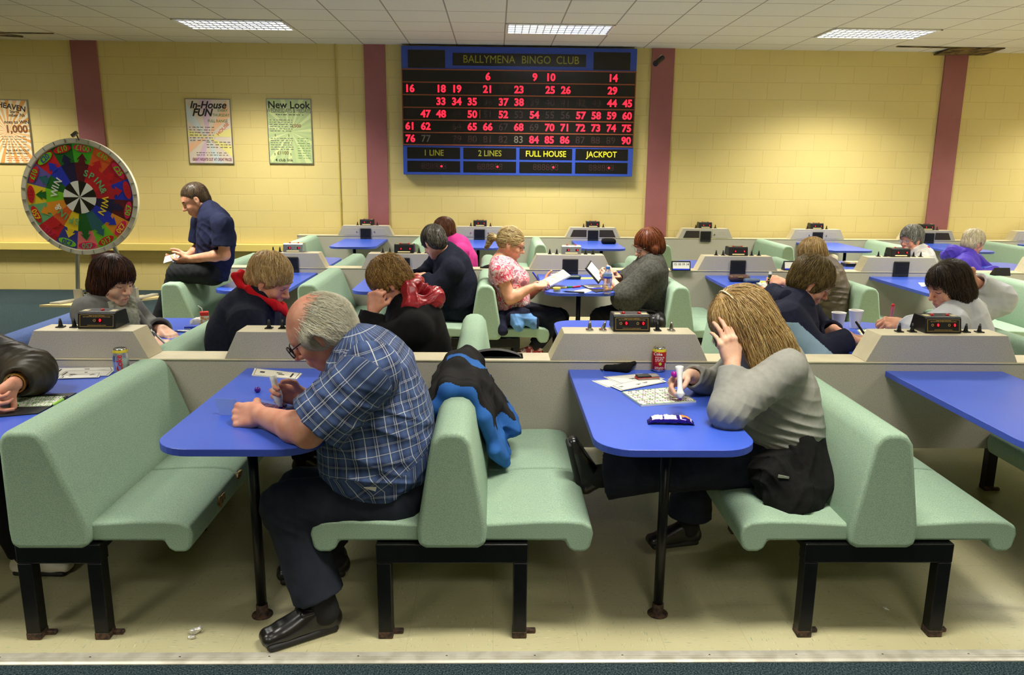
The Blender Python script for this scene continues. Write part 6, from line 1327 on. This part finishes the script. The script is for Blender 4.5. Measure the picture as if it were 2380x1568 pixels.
# propped cards and trays on the partitions
def prop(c, w, hgt, label, sheet=True, rz=0, nums=True):
    t = thing('number_card_stand', label, 'card stand', c, rz, group='propped number cards')
    MB().prism([(-.035, 0), (.045, 0), (.045, .006), (-.005, hgt), (-.013, hgt), (-.035, .006)], 0, -w, w).build('stand', M_BPLAS, t, bevel=.003, seg=1)
    if sheet:
        n = unit(A_(0, -hgt, .022)); up = unit(A_(0, .022, hgt)); o_ = A_(0, -.0245, hgt*.5)
        s = MB().obox(o_+n*.002, (w*.88, 0, 0), up*hgt*.38, n*.001).build('card', M_WHITE, t); MB().obox(o_+n*.003-up*hgt*.36, (w*.88, 0, 0), up*hgt*.07, n*.001).build('blue_strip', M_BLP, s)
        if nums:
            for i, q in enumerate(('15', '18', '19', '14')): text(q, .03, M_INK, 'number', s, o_+n*.0035+up*hgt*.16+A_((-.75+.5*i)*w*.85, 0, 0), (1, 0, 0), up, .01)
    return t
prop(Zp(1581, 628, .7845), .085, .085, 'black stand with a white number card propped on the middle partition'); prop(Zp(1836, 628, .7845)+A_(0, .02, 0), .06, .085, 'black stand half hidden behind the brown jacketed person', nums=False); prop(Zp(2325, 640, .7845), .07, .07, 'empty looking black stand on the middle partition by the purple coat', False)
c = Zp(1985, 618, TZ); t = thing('card_tray', 'black tray of orange and white cards beyond the brown jacketed person', 'tray', c); MB().box(-.11, .11, -.06, .06, .0, .03).build('tray', M_BPLAS, t); MB().box(-.09, .09, -.05, .05, .03, .045).build('cards', mat('orange_white_cards', (232, 180, 80), .6, var=(30, (236, 226, 206), .45, .55)), t)
c = Zp(1408, 562, TZ); t = thing('cap', 'small dark cap left on the back row table between the two women', 'cap', c+A_(0, -.25, 0)); F = Field(); F.cap((-.05, 0, .03), (.05, 0, .03), .04, .04, .03, 'u', (0, 1, 0), .04); F.cap((0, 0, -.06), (0, 0, -.001), .3, .3, .004, 's', cut=1); F.build('crown', M_BLKC, t, .008)
# handbag beside the poncho
t = thing('handbag', 'black leather handbag on the bench beside the woman in the grey poncho', 'bag', W(1492, 755, 5.98)); o_ = A_(*t.location)
F = Field(); F.cap(W(1462, 752, 5.98)-o_, W(1525, 750, 5.98)-o_, .06, .075, .03, 'u', (0, 1, 0), .02); F.cap(W(1470, 735, 5.98)-o_, W(1530, 738, 5.98)-o_, .035, .045, .03); F.fold = (.010, 40, 6); F.build('bag_body', mat('soft_black_leather', (20, 19, 18), .32), t, .006)
MB().tube([W(1447, 742, 5.95)-o_, W(1440, 718, 5.95)-o_, W(1470, 716, 5.95)-o_, W(1520, 724, 5.95)-o_, W(1540, 745, 5.95)-o_], .009, 8).build('bag_handle', M_BPLAS, t, smooth=True); MB().lathe([(.012, 0), (.012, .006)], W(1474, 726, 5.92)-o_, 10, R=np.array(((1, 0, 0), (0, 0, -1), (0, 1, 0)))).build('bag_clasp', M_GOLD, t)
# fleece draped over the front middle bench
t = thing('fleece_jacket', 'black and bright blue fleece jacket draped over the back of the front middle bench', 'jacket', (-.145, 3.2, .785)); o_ = A_(*t.location); F = Field(); Ly = (0, 1, 0); X = -.145
for (a, b_, ra, rb, y, ea, eb) in (((-.145, .60), (-.085, .74), .026, .026, 3.2, .24, .25), ((-.085, .74), (-.04, .81), .026, .03, 3.2, .25, .25), ((-.04, .812), (.05, .805), .03, .03, 3.2, .25, .24), ((.05, .80), (.105, .70), .03, .03, 3.2, .24, .24), ((.105, .70), (.15, .56), .03, .026, 3.17, .24, .20), ((.15, .56), (.19, .49), .026, .02, 3.10, .17, .10), ((.09, .77), (.22, .58), .03, .03, 3.22, .08, .07)):
    F.cap(A_(X+a[0], y, a[1])-o_, A_(X+b_[0], y, b_[1])-o_, ra, rb, .03, 'u', Ly, ea, eb)
F.fold = (.014, 22, 9); F.cap(A_(-.01, .0, .045), A_(.02, .25, .04), .045, .04, .03)
def fl(P):
    y = P[:, 1]+.03*np.sin(P[:, 2]*22)+.02*np.sin(P[:, 0]*30); lo = P[:, 2] < -.14+.02*np.sin(y*40)
    return ((P[:, 1] < -.266) | ((y > .06) & (y < .13) & (P[:, 0] > -.06)) | (lo & (P[:, 0] > .07))).astype(int)
F.build('fleece', [cloth('black_fleece', (28, 27, 26)), cloth('bright_blue_fleece', (50, 104, 178), (42, 92, 164))], t, .006, fl)
# cardigan on the right bench
t = thing('cardigan', 'black cardigan with a white care tag heaped on the seat of the front right bench', 'cardigan', W(1835, 1180, 2.72)); o_ = A_(*t.location); F = Field()
w_ = lambda x, y, Y: W(x, y, Y)-o_
F.cap(w_(1850, 1035, 2.86), w_(1862, 1130, 2.80), .075, .085, .05, 'u', (.3, 1, 0), .03, .05); F.cap(w_(1800, 1060, 2.84), w_(1790, 1110, 2.78), .05, .06, .05); F.cap(w_(1800, 1100, 2.75), w_(1850, 1160, 2.69), .065, .055, .05, 'u', (0, 1, 0), .05, .03); F.cap(w_(1770, 1080, 2.78), w_(1790, 1130, 2.74), .03, .04, .04)
F.cap(w_(1800, 1150, 2.70), w_(1838, 1184, 2.66), .032, .024, .03, 'u', (.5, 1, .0), .02); F.cap(w_(1862, 1165, 2.68), w_(1890, 1178, 2.66), .03, .02, .03); F.cap(w_(1895, 1060, 2.84), w_(1915, 1120, 2.76), .035, .05, .05); F.cap(w_(1842, 1012, 2.87), w_(1880, 1008, 2.89), .05, .05, .04); F.cap(w_(1870, 1020, 2.88), w_(1905, 1090, 2.82), .05, .05, .05); F.cap(w_(1850, 1030, 2.76), w_(1855, 1090, 2.72), .03, .02, .02, 's')
F.fold = (.022, 24, 17); F.build('knit', cloth('black_knit', (22, 22, 21), (15, 15, 15), 50, .95), t, .006)
p = w_(1820, 1113, 2.655); MB().obox(p, (.020, 0, -.004), (0, .001, 0), (-.003, -.012, .018)).build('care_tag', M_WHITE, t)
# scraps on the floor
t = thing('foil_scrap', 'crumpled silvery scrap on the vinyl floor at front left', 'litter', Zp(455, 1473, .0045)); F = Field(); F.cap((-.012, 0, .010), (.012, .01, .014), .009, .007, .01); F.cap((-.01, -.03, .006), (.004, -.025, .006), .006, .005, .01); F.fold = (.008, 160, 2); F.build('foil', mat('silver_foil', (214, 212, 204), .3, .5), t, .0025)
t = thing('paper_scrap', 'small white paper sliver on the vinyl floor under the right bench', 'litter', Zp(2058, 1416, .0045)); MB().tube([(-.004, .014, .003), (.001, .002, .003), (.010, -.010, .003)], [.002, .0045, .001], 6, sx=1.4).build('paper', M_WHITE, t)
